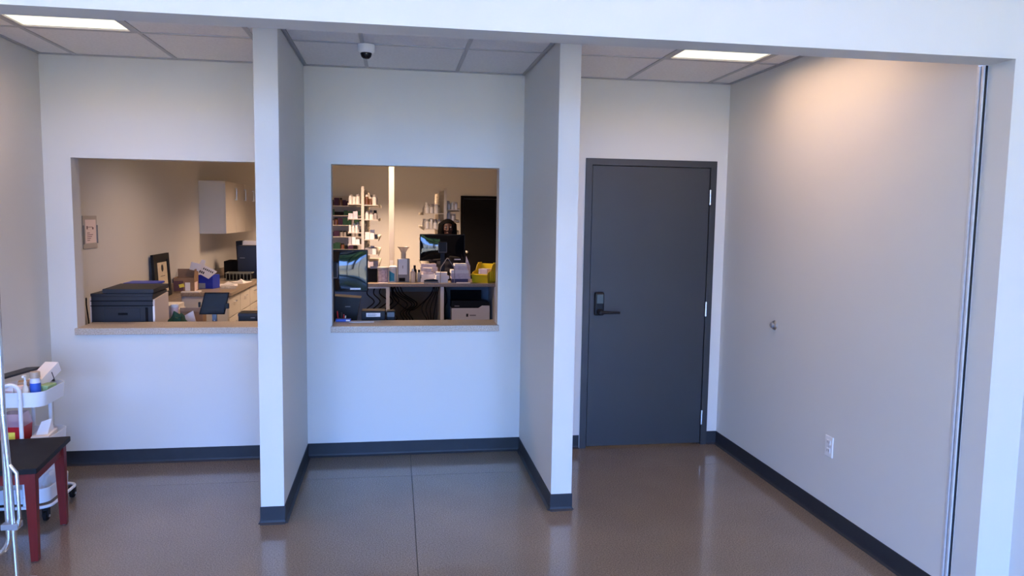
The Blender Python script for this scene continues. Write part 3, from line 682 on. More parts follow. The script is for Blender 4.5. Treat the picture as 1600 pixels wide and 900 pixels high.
# framed certificate leaning on the wall
t = thing('framed_certificate', 'black framed certificate leaning behind the cardboard box', 'picture frame', (-2.30, 2.30, 0), 0)
t.location = (-2.445, 2.06, 0.99); t.rotation_euler = (0, math.radians(-3), 0)
MB().box(-0.006, 0.010, 0, 0.50, -0.08, 0.345).build('frame_board', BLACKP, t)
MB().box(0.010, 0.018, 0, 0.06, -0.08, 0.345).box(0.010, 0.018, 0.44, 0.50, -0.08, 0.345).box(0.010, 0.018, 0.06, 0.44, 0.285, 0.345).box(0.010, 0.018, 0.06, 0.44, -0.08, -0.03).build('frame_moulding', BLACKP, t)
ce_ = MB().box(0.010, 0.0125, 0.13, 0.42, -0.03, 0.262).build('certificate', PARCH, t)
b = MB(); b.lathe([(0.035, 0), (0.035, 0.001), (0.028, 0.001), (0.028, 0)], 20, (0.0125, 0.27, 0.205), (0, PI/2, 0)); b.box(0.0125, 0.0133, 0.257, 0.283, 0.185, 0.225)
b.box(0.0125, 0.0133, 0.20, 0.34, 0.125, 0.130); b.box(0.0125, 0.0133, 0.23, 0.31, 0.06, 0.075); b.box(0.0125, 0.0133, 0.24, 0.27, -0.02, 0.015)
b.build('seal_and_lines', INK, ce_)
# low shelf carrying the certificate (bookcase end at the counter's near side)
st = thing('low_bookcase', 'shallow brown bookcase under the framed certificate', 'bookcase', (-2.36, 2.37, 0))
MB().box(-0.128, -0.02, -0.33, 0.335, 0, 0.905).build('case', LAMD, st)
MB().box(-0.02, -0.010, -0.32, 0.325, 0.03, 0.88).build('case_door', LAMD, st)

# cardboard shipping box
t = thing('shipping_box', 'open brown cardboard shipping box with yellow sticker and white label', 'box', (-2.375, 2.90, CZ), 0.03)
bw, bd, bh = 0.205, 0.20, 0.150
b = MB(); b.box(-bw/2, bw/2, -bd/2, -bd/2+0.004, 0, bh); b.box(-bw/2, bw/2, bd/2-0.004, bd/2, 0, bh); b.box(-bw/2, -bw/2+0.004, -bd/2, bd/2, 0, bh); b.box(bw/2-0.004, bw/2, -bd/2, bd/2, 0, bh); b.box(-bw/2, bw/2, -bd/2, bd/2, 0, 0.004)
b.build('box_body', CARD, t)
MB().box(-bw/2, bw/2, bd/2-0.004, bd/2, bh, bh+0.080).build('flap', CARD, t)
MB().prism([(-bd/2, bh), (bd/2, bh), (bd/2-.02, bh+0.085), (-bd/2+.04, bh+0.085)], bw/2-0.004, bw/2, 'X').build('flap', CARD, t)
MB().box(-bw/2+0.002, -0.005, -bd/2-0.001, -bd/2, 0.012, 0.118).build('printed_band', CARDD, t)
MB().box(-0.047, 0.003, -bd/2-0.0025, -bd/2-0.001, 0.050, 0.085, rot=(0, -0.25, 0)).build('sticker', YELL, t)
MB().box(0.012, 0.062, -bd/2-0.0018, -bd/2, 0.012, 0.100).build('address_label', PAPER, t)
MB().box(bw/2, bw/2+0.001, -bd/2+0.01, 0.05, 0.012, 0.100).build('side_label', PINK, t)
# white folded note on the box
o = MB().prism([(-0.055, 0), (0.04, -0.02), (0.075, 0.055), (-0.03, 0.085)], -0.003, 0.003, 'Y').build('paper_note', PAPER); o.location = (-2.290, 2.93, CZ+0.228); o.rotation_euler = (0.2, 0, 0)
tag(o, 'folded white sheet stuck on the shipping box corner', 'paper')
# blue carton with a white sign lying across it
t = thing('blue_carton', 'blue carton with grey label behind the shipping box', 'box', (-2.225, 3.24, CZ), -0.25)
MB().box(-0.085, 0.085, -0.08, 0.08, 0, 0.150, bev=0.002).build('box_body', BLUE, t)
MB().box(-0.083, 0.0, -0.0812, -0.080, 0.005, 0.06).build('label', mat('grey_label', (0.30, 0.34, 0.40), 0.6), t)
t = thing('white_sign', 'white lettered packet lying tilted on the blue carton', 'sign', (-2.235, 3.14, CZ+0.162), 0)
t.rotation_euler = (math.radians(-8), math.radians(24), -0.1)
MB().prism([(-0.085, -0.02), (0.05, -0.035), (0.10, 0.075), (-0.075, 0.085)], -0.006, 0.006, 'Y').build('packet', PAPER, t)
b = MB()
for k in range(6): b.box(-0.045+0.020*k, -0.034+0.020*k, -0.0075, -0.006, 0.038, 0.058)
for k in range(3): b.box(-0.070+0.020*k, -0.056+0.020*k, -0.0075, -0.006, -0.010, 0.016)
b.build('lettering', INK, t)
MB().prism([(-0.105, 0.07), (-0.05, 0.09), (-0.06, 0.135), (-0.10, 0.13)], -0.003, 0.003, 'Y').build('torn_tab', PAPER, t)
# loose papers
for k, (x, y, w, d, rz, lb) in enumerate(((-2.10, 3.57, 0.22, 0.28, 0.2, 'white paper sheet on the counter beside the blue carton'), (-2.03, 3.90, 0.20, 0.26, -0.2, 'printed paper sheet in front of the black printer'),
        (-2.02, 3.25, 0.16, 0.22, 0.15, 'clear plastic sleeve lying on the brown counter'), (-2.30, 2.80, 0.18, 0.12, 0.05, 'pale sheet hanging over the near counter edge'))):
    t = thing('loose_paper', lb, 'paper', (x, y, CZ+0.0005), rz)
    MB().box(-w/2, w/2, -d/2, d/2, 0, 0.004+0.002*k).build('sheet', CLEAR if k == 2 else PAPER, t)
    if k in (0, 1):
        bb = MB(); v = [bb.bm.verts.new(p) for p in ((-w/4, 0, 0.006), (w/3, -d/5, 0.006), (w/4, d/4, 0.006), (0.01, 0.02, 0.045))]
        for f in ((v[0], v[1], v[3]), (v[1], v[2], v[3]), (v[2], v[0], v[3])): bb.bm.faces.new(f)
        bb.build('curled_corner', PAPER, t)
        MB().box(-w/3, w/3, -d/3, -d/3+0.02, 0.0045+0.002*k, 0.0065+0.002*k).build('print', INK, t)
# tray rack
t = thing('vial_tray', 'wire vial tray in front of the black printer', 'tray', (-2.09, 4.22, CZ))
b = MB(); b.box(-0.15, 0.15, -0.09, 0.09, 0.0, 0.012); b.box(-0.155, 0.155, -0.095, -0.088, 0.09, 0.10); b.box(-0.155, 0.155, 0.088, 0.095, 0.09, 0.10)
b.box(-0.155, -0.148, -0.095, 0.095, 0.09, 0.10); b.box(0.148, 0.155, -0.095, 0.095, 0.09, 0.10); b.build('rack_frame', mat('rack_green_grey', (0.28, 0.30, 0.25), 0.5), t)
for k in range(8): MB().box(-0.145+0.041*k, -0.139+0.041*k, -0.094, -0.088, 0.012, 0.09).build('divider', mat('rack_green_grey', (0.28, 0.30, 0.25), 0.5), t)
MB().box(-0.14, 0.14, -0.085, 0.085, 0.012, 0.07).build('vial_block', BLACKM, t)
# black printer
t = thing('black_printer', 'black desktop printer on the far end of the left counter', 'printer', (-2.10, 4.62, CZ))
MB().box(-0.06, 0.22, -0.17, 0.2, 0, 0.42, bev=0.008).build('body', mat('navy_black', (0.008, 0.010, 0.018), 0.4), t)
MB().box(-0.235, -0.06, -0.13, 0.2, 0.0, 0.22, bev=0.008).build('side_tray', BLACKM, t)
MB().prism([(-0.09, 0.22), (-0.05, 0.22), (-0.02, 0.48), (-0.10, 0.47)], -0.05, 0.10, 'Y').build('paper_guide', BLACKP, t)
MB().box(-0.03, 0.20, 0.0, 0.15, 0.42, 0.475).build('paper_stack', PAPER, t)
MB().box(-0.03, 0.03, -0.1715, -0.1695, 0.26, 0.268).build('badge', GREYP, t)

# ================================================================== INSIDE THE CENTRE SERVICE WINDOW
# near monitor seen from the back
def monitor_back(name, label, cx, y, zb, w, h, zdesk, rz=0.0, rib=False):
    t = thing(name, label, 'monitor', (cx, y, zdesk), rz); z0 = zb-zdesk
    MB().box(-w/2, w/2, 0.0, 0.022, z0, z0+h, bev=0.008, seg=3).build('bezel', BLACKP, t)
    MB().box(-w/2+0.014, w/2-0.014, 0.020, 0.0245, z0+0.014, z0+h-0.014).build('screen', GLOSSB, t)
    bb = MB()       # softly curved glossy back shell
    n = 14; rows = []
    for iz in range(n+1):
        row = []
        for ix_ in range(n+1):
            u, v = ix_/n, iz/n; k = (math.sin(PI*u)**0.6)*(math.sin(PI*v)**0.6) if 0 < u < 1 and 0 < v < 1 else 0
            row.append(bb.bm.verts.new((-w/2+0.012+(w-0.024)*u, -0.002-0.012*k, z0+0.012+(h-0.024)*v)))
        rows.append(row)
    for a, c in zip(rows, rows[1:]):
        for i in range(n): bb.bm.faces.new((a[i], a[i+1], c[i+1], c[i]))
    bmesh.ops.recalc_face_normals(bb.bm, faces=bb.bm.faces[:])
    smooth_by_angle(bb.build('back_shell', GLOSSB, t))
    MB().box(-0.055, 0.055, -0.040, -0.020, z0+h*0.30, z0+h*0.72, bev=0.006).build('mount_cover', BLACKP, t)
    bm_ = MB()
    for s in (-1, 1): bm_.box(s*0.050-0.002, s*0.050+0.002, -0.0415, -0.0395, z0+h*0.34, z0+h*0.68)
    bm_.box(-0.05, 0.05, -0.0415, -0.0395, z0+h*0.335, z0+h*0.345); bm_.build('cover_outline', GREYP, t)
    MB().box(-0.028, 0.028, -0.030, -0.004, 0.0, z0+h*0.4, bev=0.004).build('stand_neck', BLACKP, t)
    MB().box(-0.12, 0.12, -0.02, 0.15, 0, 0.014, bev=0.005).build('stand_base', BLACKP, t)
    MB().box(w/2-0.135, w/2-0.055, -0.0065, -0.0045, z0+0.016, z0+0.030).build('asset_label', PAPER, t)
    return t
monitor_back('monitor', 'glossy black monitor back close behind the centre window', -0.68, 0.455, 1.153, 0.555, 0.325, DZT)
monitor_back('monitor', 'black monitor on the far counter in front of the person', 0.396, 4.02, 1.174, 0.568, 0.338, 0.930)

# receipt printer, pen cup, label box, speaker on the near desk
t = thing('receipt_printer', 'black slanted receipt printer below the near monitor', 'printer', (-0.60, 0.68, DZT))
MB().prism([(-0.11, 0), (0.075, 0), (0.135, 0.325), (-0.11, 0.345)], -0.07, 0.10, 'Y').build('body', BLACKP, t)
MB().box(-0.09, 0.06, -0.074, -0.069, 0.04, 0.06).build('paper_slot', BLACKM, t)
MB().box(0.015, 0.055, -0.072, -0.0695, 0.255, 0.261).build('badge', GREYP, t)
t = thing('pen_cup', 'cup of red and dark pens at the left corner of the centre sill', 'pen cup', (-0.592, 0.305, DZT))
smooth_by_angle(MB().lathe([(0, 0), (0.034, 0), (0.036, 0.195), (0.033, 0.195), (0.031, 0.01), (0, 0.01)], 18).build('cup', mat('lilac_cup', (0.35, 0.38, 0.52), 0.4), t))
for k, (dx, dy, mt) in enumerate(((-0.012, 0.0, RED), (0.004, 0.01, INK), (0.014, -0.006, RED), (0.02, 0.004, WHITEP), (-0.004, -0.012, INK))):
    MB().tube([(dx*.6, dy*.6, 0.012), (dx*1.9-0.01, dy*1.8, 0.262-0.012*k)], 0.0045, 8).build('pen', mt, t)
t = thing('blue_tissue_pack', 'blue and white packet lying at the left end of the centre sill', 'packet', (-0.575, 0.225, ZW0))
MB().box(-0.055, 0.055, -0.025, 0.025, 0.001, 0.020, bev=0.003).build('packet', BLUEL, t)
MB().box(0.020, 0.048, -0.0262, -0.0245, 0.004, 0.016).build('white_panel', PAPER, t)
o = MB().box(-0.09, 0.09, -0.03, 0.03, 0, 0.004).build('sill_slip', PAPER); o.location = (-0.44, 0.19, ZW0+0.0005); tag(o, 'flat white slip of paper on the centre sill', 'paper')
t = thing('label_printer', 'black box with white label standing under the near monitor', 'printer', (-0.355, 0.42, DZT))
MB().box(-0.095, 0.085, -0.05, 0.10, 0, 0.253, bev=0.005).build('body', BLACKP, t)
MB().box(-0.058, 0.048, -0.0515, -0.0495, 0.208, 0.238).build('white_label', PAPER, t)
b = MB()
for k in range(3): b.box(-0.05, 0.012+0.01*(k % 2), -0.0522, -0.0514, 0.214+0.007*k, 0.217+0.007*k)
b.build('label_print', GREYP, t)
t = thing('desk_speaker', 'small black rounded device right of the white-label box', 'speaker', (-0.228, 0.42, DZT))
MB().box(-0.036, 0.036, -0.04, 0.06, 0, 0.252, bev=0.012, seg=3).build('body', BLACKP, t)
MB().box(-0.028, 0.028, -0.043, -0.039, 0.205, 0.240, bev=0.001).build('grille', mat('slate_grille', (0.06, 0.075, 0.095), 0.4), t)

# far counter
fc = thing('far_counter', 'brown-topped pharmacy work counter seen through the centre window', 'counter', (0, 0, 0))
FZ = 0.930
MB().box(-1.15, 1.30, 3.58, 4.25, FZ-0.040, FZ, bev=0.003).build('counter_slab', LAMD, fc)
for x in (-1.12, -0.279, 0.370, 1.026): MB().box(x-0.021, x+0.021, 3.61, 4.22, 0, FZ-0.040).build('gable_panel', WHITEP, fc)
MB().box(-1.10, -0.30, 3.61, 3.63, FZ-0.062, FZ-0.040).build('front_rail', WHITEP, fc)
SLATE = mat('slate_blue_panel', (0.20, 0.25, 0.30), 0.6)
MB().box(-1.10, -0.30, 4.20, 4.22, 0, FZ-0.04).build('back_panel', SLATE, fc)
MB().box(-0.258, 0.349, 4.20, 4.22, FZ-0.16, FZ-0.04).build('apron', SLATE, fc)
MB().box(0.391, 1.005, 4.20, 4.22, 0, FZ-0.04).build('back_panel', SLATE, fc)
MB().box(-0.258, 0.349, 4.21, 4.22, 0, FZ-0.16).build('knee_panel', mat('brown_panel', (0.15, 0.115, 0.09), 0.7), fc)
MB().box(0.391, 1.005, 3.63, 4.20, 0.40, 0.42).build('shelf', WHITEP, fc)

# laser printer on the shelf under the counter
t = thing('laser_printer', 'white laser printer with black top under the far counter', 'printer', (0.728, 3.86, 0.42))
def poly(bb, pts, a0, a1): return bb.prism(pts, a0, a1, 'Y')
poly(MB(), [(-0.235, 0), (0.235, 0), (0.235, 0.225), (0.140, 0.225), (0.095, 0.195), (-0.235, 0.195)], -0.15, 0.10).build('front_body', mat('printer_grey', (0.74, 0.74, 0.76), 0.5), t)
poly(MB(), [(-0.235, 0.195), (0.095, 0.195), (0.140, 0.225), (0.235, 0.225), (0.225, 0.265), (0.15, 0.285), (-0.235, 0.285)], -0.145, 0.10).build('top_deck', BLACKP, t)
MB().box(-0.235, 0.150, 0.06, 0.10, 0.285, 0.395).build('output_flap', BLACKM, t)
MB().box(-0.055, -0.030, -0.1515, -0.1495, 0.088, 0.125).build('badge', INK, t)
MB().box(-0.012, 0.065, -0.1515, -0.1495, 0.098, 0.112).build('lettering', GREYP, t)
MB().box(-0.20, -0.14, -0.147, -0.1445, 0.214, 0.226).build('status_light', GREYP, t)

# cables hanging below the counter
def cable(pts, r=0.006):
    P_ = [Vector(p) for p in pts]; out = []
    for i in range(len(P_)-1):
        p0, p1, p2, p3 = P_[max(i-1, 0)], P_[i], P_[i+1], P_[min(i+2, len(P_)-1)]
        for k in range(6):
            t_ = k/6; out.append(0.5*((2*p1)+(-p0+p2)*t_+(2*p0-5*p1+4*p2-p3)*t_**2+(-p0+3*p1-3*p2+p3)*t_**3))
    out.append(P_[-1])
    o = MB().tube(out, r, 6).build('cable', BLACKM); smooth_by_angle(o, 70); return o
rc = random.Random(4)
ORD_ = ('first', 'second', 'third', 'fourth', 'fifth', 'sixth', 'seventh', 'eighth', 'ninth')
for k in range(9):
    x = -0.50+0.075*k if k < 5 else (-0.24+0.035*(k-5)); y = 3.66+0.02*k
    w = 0.05+0.04*rc.random()
    if k < 5: pts = [(x, y, 0.888), (x-w*.4, y, 0.80), (x+w, y, 0.70), (x-w, y+.01, 0.58), (x+w*.6, y, 0.50), (x, y, 0.40), (x+0.03, y+.02, 0.006)]
    else: pts = [(x, y, 0.888), (x+0.05, y, 0.78), (x+0.13+w, y, 0.66), (x+0.11, y+.01, 0.55), (x+0.12+w*.5, y, 0.45), (x+.1, y, 0.30), (x+0.1, y+.02, 0.006)]
    tag(cable(pts, 0.0075), '%s tangled black cable from the left under the far counter' % ORD_[k], 'cable', 'tangled cables left under the far counter')
for k in range(4):
    x = 0.335-0.022*k
    pts = [(x, 3.66+.02*k, 0.888), (x-0.02, 3.66+.02*k, 0.80), (x-0.05-0.03*k, 3.67+.02*k, 0.62), (x-0.07, 3.67+.02*k, 0.45), (x-0.05, 3.67+.02*k, 0.25), (x-.05, 3.67+.02*k, 0.006)]
    tag(cable(pts), '%s black cable leftward from the middle white gable panel' % ORD_[k], 'cable', 'cables beside the middle gable panel')
tag(cable([(0.30, 3.92, 0.888), (0.24, 3.92, 0.76), (0.08, 3.92, 0.60), (-0.02, 3.93, 0.565), (-0.14, 3.93, 0.64), (-0.22, 3.93, 0.74), (-.24, 3.93, .888)], 0.006), 'long black cable sagging across the middle knee space', 'cable')
tag(cable([(0.40, 3.68, 0.888), (0.425, 3.68, 0.80), (0.43, 3.68, 0.70), (0.405, 3.68, 0.62), (.41, 3.68, .425)], 0.006), 'short black cable left of the white laser printer', 'cable')

# ---- things on the far counter
def lathe_thing(name, label, cat, loc, parts, group=None, seg=18):
    t = thing(name, label, cat, loc, 0, group)
    for pn_, prof, mt in parts: smooth_by_angle(MB().lathe(prof, seg).build(pn_, mt, t))
    return t
t = thing('black_holder', 'black box holder at the left end of the far counter', 'holder', (-0.46, 3.80, FZ))
MB().box(-0.065, 0.055, -0.05, 0.09, 0, 0.17, bev=0.004).build('body', BLACKM, t)
MB().box(-0.03, 0.058, -0.054, -0.049, 0.165, 0.195, bev=0.002).build('lid', GREYP, t)
lathe_thing('clear_canister', 'round clear canister with pale lid on the far counter', 'canister', (-0.335, 3.76, FZ), [
    ('body', [(0, 0), (0.064, 0), (0.066, 0.004), (0.066, 0.155), (0.06, 0.16), (0, 0.16)], mat('cloudy', (0.42, 0.36, 0.42), 0.25, noise=0.25, nscale=30)),
    ('lid', [(0, 0.16), (0.070, 0.16), (0.070, 0.182), (0.066, 0.186), (0, 0.186)], mat('pale_lid', (0.40, 0.37, 0.35), 0.5))], seg=24)
lathe_thing('wipes_tub', 'blue and white wipes tub beside the pill counter', 'tub', (-0.218, 3.78, FZ), [
    ('body', [(0, 0), (0.046, 0), (0.048, 0.006), (0.048, 0.168), (0, 0.168)], mat('tub_white', (0.60, 0.60, 0.60), 0.4)),
    ('cap', [(0, 0.168), (0.050, 0.168), (0.050, 0.19), (0.03, 0.2), (0, 0.2)], WHITEP)], seg=22)
t_ = bpy.data.objects['wipes_tub']
bb = MB(); n = 10; va = []; vb = []
for i in range(n+1):
    a = PI*(1.0+0.62*i/n); va.append(bb.bm.verts.new((0.0486*math.cos(a), 0.0486*math.sin(a), 0.015))); vb.append(bb.bm.verts.new((0.0486*math.cos(a), 0.0486*math.sin(a), 0.155-0.05*i/n)))
for i in range(n): bb.bm.faces.new((va[i], va[i+1], vb[i+1], vb[i]))
bb.build('label', TEAL, t_)
t = thing('pill_counter', 'pill counting machine with glass hopper on top on far counter', 'pill counter', (-0.092, 3.80, FZ))
MB().box(-0.075, 0.075, -0.06, 0.10, 0, 0.285, bev=0.008).build('body', GREYP, t)
MB().box(-0.060, 0.045, -0.068, -0.060, 0.095, 0.285, bev=0.004).build('front_panel', mat('panel_bluewhite', (0.66, 0.68, 0.74), 0.4), t)
MB().box(-0.012, -0.006, -0.0695, -0.0675, 0.17, 0.205).build('panel_mark', INK, t)
MB().box(-0.055, 0.02, -0.064, -0.058, 0.012, 0.055).build('drawer_slot', BLACKM, t)
smooth_by_angle(MB().lathe([(0.030, 0.285), (0.030, 0.36), (0.050, 0.40), (0.072, 0.425), (0.075, 0.430), (0.070, 0.430), (0.046, 0.402), (0.027, 0.362), (0.027, 0.285)], 24).build('hopper', mat('smoky_glass', (0.48, 0.43, 0.38), 0.2, alpha=0.7), t))
t = thing('lotion_bottle', 'cream squeeze bottle right of the pill counter', 'bottle', (0.021, 3.75, FZ))
smooth_by_angle(MB().lathe([(0, 0), (0.030, 0), (0.032, 0.005), (0.032, 0.115), (0.024, 0.132), (0.012, 0.138), (0, 0.138)], 18).build('body', mat('cream_bottle', (0.64, 0.55, 0.45), 0.4), t))
smooth_by_angle(MB().lathe([(0, 0.136), (0.014, 0.136), (0.012, 0.165), (0, 0.168)], 14).build('cap', WHITEP, t))
for k, (x, y, h, mt, lb) in enumerate(((0.045, 3.86, 0.20, BLACKM, 'tall dark bottle behind the cream squeeze bottle'), (0.098, 3.80, 0.15, mat('grey_bottle', (0.25, 0.26, 0.28), 0.4), 'slim grey bottle between cream bottle and white boxes'))):
    lathe_thing('small_bottle', lb, 'bottle', (x, y, FZ), [('body', [(0, 0), (0.024, 0), (0.025, 0.004), (0.025, h*.7), (0.012, h*.82), (0, h*.82)], mt), ('cap', [(0, h*.82), (0.014, h*.82), (0.014, h), (0, h)], BLACKP)], seg=14)
def box_stack(name, label, x, y, items, z=FZ):
    t = thing(name, label, 'stack', (x, y, z)); zz = 0
    for k, (w, d, h, rz, mt) in enumerate(items):
        o = MB().box(-w/2, w/2, -d/2, d/2, 0, h-0.0006, bev=0.0015).build('packet', mt, t); o.location = (0.006*((k*5) % 3-1), 0, zz); o.rotation_euler = (0, 0, rz); zz += h
    return t
box_stack('packet_stack', 'white packet stack behind the black stapler', 0.205, 3.80, ((0.165, 0.12, 0.045, 0.05, PAPER), (0.170, 0.12, 0.055, -0.06, PAPER), (0.13, 0.11, 0.03, 0.1, PAPERP), (0.11, 0.10, 0.045, -0.15, PAPERP)))
box_stack('packet_stack', 'white packet stack in three layers right of the stapler', 0.366, 3.70, ((0.165, 0.10, 0.048, -0.03, PAPER), (0.160, 0.10, 0.040, 0.08, PAPER), (0.135, 0.09, 0.042, -0.1, PAPER)))
box_stack('paper_pile', 'lilac grey paper pile under the far monitor', 0.225, 3.955, ((0.24, 0.08, 0.06, 0, PAPERP), (0.22, 0.08, 0.06, 0.03, PAPERP), (0.21, 0.075, 0.055, -0.02, PAPERP), (0.19, 0.07, 0.04, 0.02, PAPERP)))
box_stack('paper_bundle', 'tall bundle of lilac grey papers beside the yellow bin', 0.590, 3.70, ((0.20, 0.13, 0.052, 0.02, mat('indigo_case', (0.045, 0.035, 0.09), 0.5)), (0.235, 0.13, 0.028, 0.06, PAPERP), (0.225, 0.12, 0.040, -0.05, PAPERP), (0.22, 0.12, 0.042, 0.05, PAPER), (0.165, 0.11, 0.050, -0.08, PAPERP), (0.15, 0.10, 0.025, 0.1, PAPER)))
t = thing('stapler', 'black stapler lying in front of the white packets', 'stapler', (0.235, 3.62, FZ))
MB().box(-0.09, 0.09, -0.018, 0.018, 0, 0.018, bev=0.003).build('base', GREYP, t)
MB().prism([(-0.085, 0.022), (0.08, 0.022), (0.086, 0.038), (0.04, 0.052), (-0.05, 0.046), (-0.085, 0.036)], -0.015, 0.015, 'Y').build('arm', BLACKP, t)
t = thing('wire_holder', 'bent wire paper holder between the packet stacks', 'holder', (0.432, 3.618, FZ))
smooth_by_angle(MB().tube([(-0.085, 0, 0.006), (-0.085, 0, 0.16), (-0.075, 0, 0.20), (-0.012, 0, 0.295), (0, 0, 0.305), (0.012, 0, 0.295), (0.075, 0, 0.20), (0.085, 0, 0.16), (0.085, 0, 0.006)], 0.004, 8).build('wire', GREYP, t), 70)
MB().box(-0.09, 0.09, -0.02, 0.02, 0, 0.006).build('base', GREYP, t)
o = MB().prism([(-0.05, 0), (0.03, 0), (0.022, 0.20), (-0.028, 0.32)], -0.006, 0.006, 'Y').build('paper_bag', PAPERP); o.location = (0.705, 3.82, FZ); tag(o, 'pale folded paper bag standing left of the yellow bin', 'bag')
o = MB().box(-0.085, 0.085, -0.025, 0.025, 0, 0.012, bev=0.002).build('note_pad', PAPER); o.location = (0.625, 3.615, FZ+.0003); tag(o, 'white note pad at the counter edge below the papers', 'note pad')
o = MB().box(-0.055, 0.055, -0.03, 0.03, 0, 0.006).build('memo_sheet', PAPERP); o.location = (-0.335, 3.64, FZ+.0003); tag(o, 'pale memo sheet lying in front of the clear canister', 'paper')
# yellow stacking bin
t = thing('stacking_bin', 'yellow plastic stacking bin at the right end of far counter', 'bin', (0.905, 3.80, FZ), math.radians(-32))
w, d = 0.105, 0.125
prof = [(-d, 0.0), (d, 0.0), (d, 0.235), (0.045, 0.235), (0.005, 0.215), (-0.035, 0.150), (-d-0.005, 0.125), (-d-0.022, 0.09)]
for s in (-1, 1): MB().prism(prof, s*w-0.004*s if s > 0 else s*w, s*w if s > 0 else s*w+0.004, 'X').build('side_wall', YEL, t)
MB().box(-w, w, -d, d, 0, 0.005).build('floor_panel', YEL, t)
MB().box(-w, w, d-0.005, d, 0, 0.225).build('rear_wall', YEL, t)
MB().prism([(-d, 0), (-d+0.005, 0), (-d-0.015, 0.105), (-d-0.021, 0.105)], -w, w, 'X').build('front_wall', YEL, t)
MB().box(-w-0.008, w+0.008, -d-0.035, -d-0.012, 0.094, 0.108, bev=0.003).build('front_lip', YEL, t)
for s in (-1, 1):
    MB().box(s*w-0.008, s*w+0.008, 0.04, d+0.004, 0.222, 0.240, bev=0.003).build('stack_rail', YEL, t)
    for y in (-0.06, 0.0, 0.06): MB().box(s*(w+0.005)-0.005, s*(w+0.005)+0.005, y-0.005, y+0.005, 0.02, 0.135).build('side_rib', YEL, t)
MB().box(-0.06, 0.06, -0.05, 0.08, 0.005, 0.165, bev=0.003).build('contents', PAPERP, t, label='pale packets inside the bin')

# power pole
px_ = -0.236
t = thing('power_pole', 'slim cream floor-to-ceiling power pole behind the far counter', 'pole', (px_, 4.40, 0))
MB().box(-0.034, 0.034, -0.03, 0.03, 0, H+0.03, bev=0.003).build('pole', CREAM, t)
MB().box(-0.06, 0.06, -0.055, 0.055, 0, 0.03, bev=0.004).build('foot_plate', CREAM, t)
MB().box(-0.022, 0.022, -0.033, -0.029, 1.05, 1.16).build('outlet_plate', WHITEP, t)

# ---- gondola shelving
BOT = {}
def bottle_mesh(kind, r, h):
    key = (kind, r, h)
    if key in BOT: return BOT[key]
    bb = MB()
    if kind == 'box': bb.box(-r, r, -r, r, 0, h)
    else: bb.lathe([(0, 0), (r, 0), (r, h*0.70), (r*0.72, h*0.78), (r*0.72, h*0.80)], 10)
    me = bpy.data.meshes.new('bottle_body'); bb.bm.to_mesh(me); bb.bm.free()
    bb = MB(); bb.lathe([(r*0.80, h*0.79), (r*0.80, h), (0, h)], 10)
    mc = bpy.data.meshes.new('bottle_cap'); bb.bm.to_mesh(mc); bb.bm.free()
    BOT[key] = (me, mc); return BOT[key]
def stock(kind, loc, r, h, mt, cap, label, group, cat):
    me, mc = bottle_mesh(kind, r, h)
    k2 = (me.name, mt.name)
    if k2 not in BOT:
        m_ = me.copy(); m_.materials.clear(); m_.materials.append(mt); BOT[k2] = m_
    o = bpy.data.objects.new('medicine_carton' if kind == 'box' else 'medicine_bottle', BOT[k2]); COL.objects.link(o); o.location = loc
    tag(o, label, cat, group)
    if kind != 'box':
        k3 = (mc.name, cap.name)
        if k3 not in BOT:
            m_ = mc.copy(); m_.materials.clear(); m_.materials.append(cap); BOT[k3] = m_
        c = bpy.data.objects.new('bottle_cap', BOT[k3]); COL.objects.link(c); c.parent = o
ORD = ['first', 'second', 'third', 'fourth', 'fifth', 'sixth', 'seventh', 'eighth', 'ninth', 'tenth', 'eleventh', 'twelfth', 'thirteenth', 'fourteenth']
HUE = {'bottle_white': 'white', 'bottle_grey': 'grey', 'amber_bottle': 'brown', 'paper_lilac': 'lilac grey', 'paper': 'white', 'purple_carton': 'purple', 'green_carton': 'green', 'black_matte': 'black'}
def fill(x0, x1, ys_, z, kinds, shelf, rnd, zmax=0.17):
    """rows of stock on one shelf, front row first"""
    for ir, yy in enumerate(ys_):
        x = x0; n = 0
        while True:
            kind, r0, r1, h0, h1, mt, cap = rnd.choice(kinds)
            r = round(rnd.uniform(r0, r1), 3); h = round(rnd.uniform(h0, min(h1, zmax)), 2)
            if x+2*r > x1: break
            w = 'carton' if kind == 'box' else 'bottle'
            row = 'front row' if ir == 0 else ORD[ir]+' row'
            lab = '%s %s, %s from left in %s, %s' % (HUE[mt.name], w, ORD[n], row, shelf)
            stock(kind, (x+r, yy+rnd.uniform(0, .015), z), r, h, mt, cap, lab, 'stock on the '+shelf, 'box' if kind == 'box' else 'bottle')
            x += 2*r+0.004; n += 1
def gondola(name, label, xc, y0, nsec, left, right, seclen=1.22):
    t = thing(name, label, 'shelving', (0, 0, 0))
    for k in range(nsec+1):
        MB().box(xc-0.019, xc+0.019, y0+seclen*k-0.03, y0+seclen*k+0.0, 0, 2.125).build('upright', CREAM, t)
    for k in range(nsec):
        p = MB(); ya, yb = y0+seclen*k, y0+seclen*(k+1)-0.03
        p.box(xc-0.006, xc+0.006, ya, yb, 0.1, 2.10)
        for z in [1.20+0.042*i for i in range(21)]:
            p.box(xc-0.014, xc+0.014, ya, yb, z, z+0.032)
        q = p.build('slat_panel', CREAM, t); q['kind'] = 'stuff'
        for s, (dep, zs_) in ((-1, left), (1, right)):
            for z in zs_:
                a, c = sorted((xc+s*0.02, xc+s*(0.02+dep)))
                sh = MB().box(a, c, ya, yb, z-0.012, z).build('shelf', CREAM, t)
                e = c if s > 0 else a
                MB().box(e-0.002, e+0.002, ya, yb, z-0.028, z+0.014).build('price_rail', CREAM, sh)
    MB().box(xc-0.25, xc+0.25, y0, y0+seclen*nsec, 0, 0.10).build('kick_base', CREAM, t)
    return t
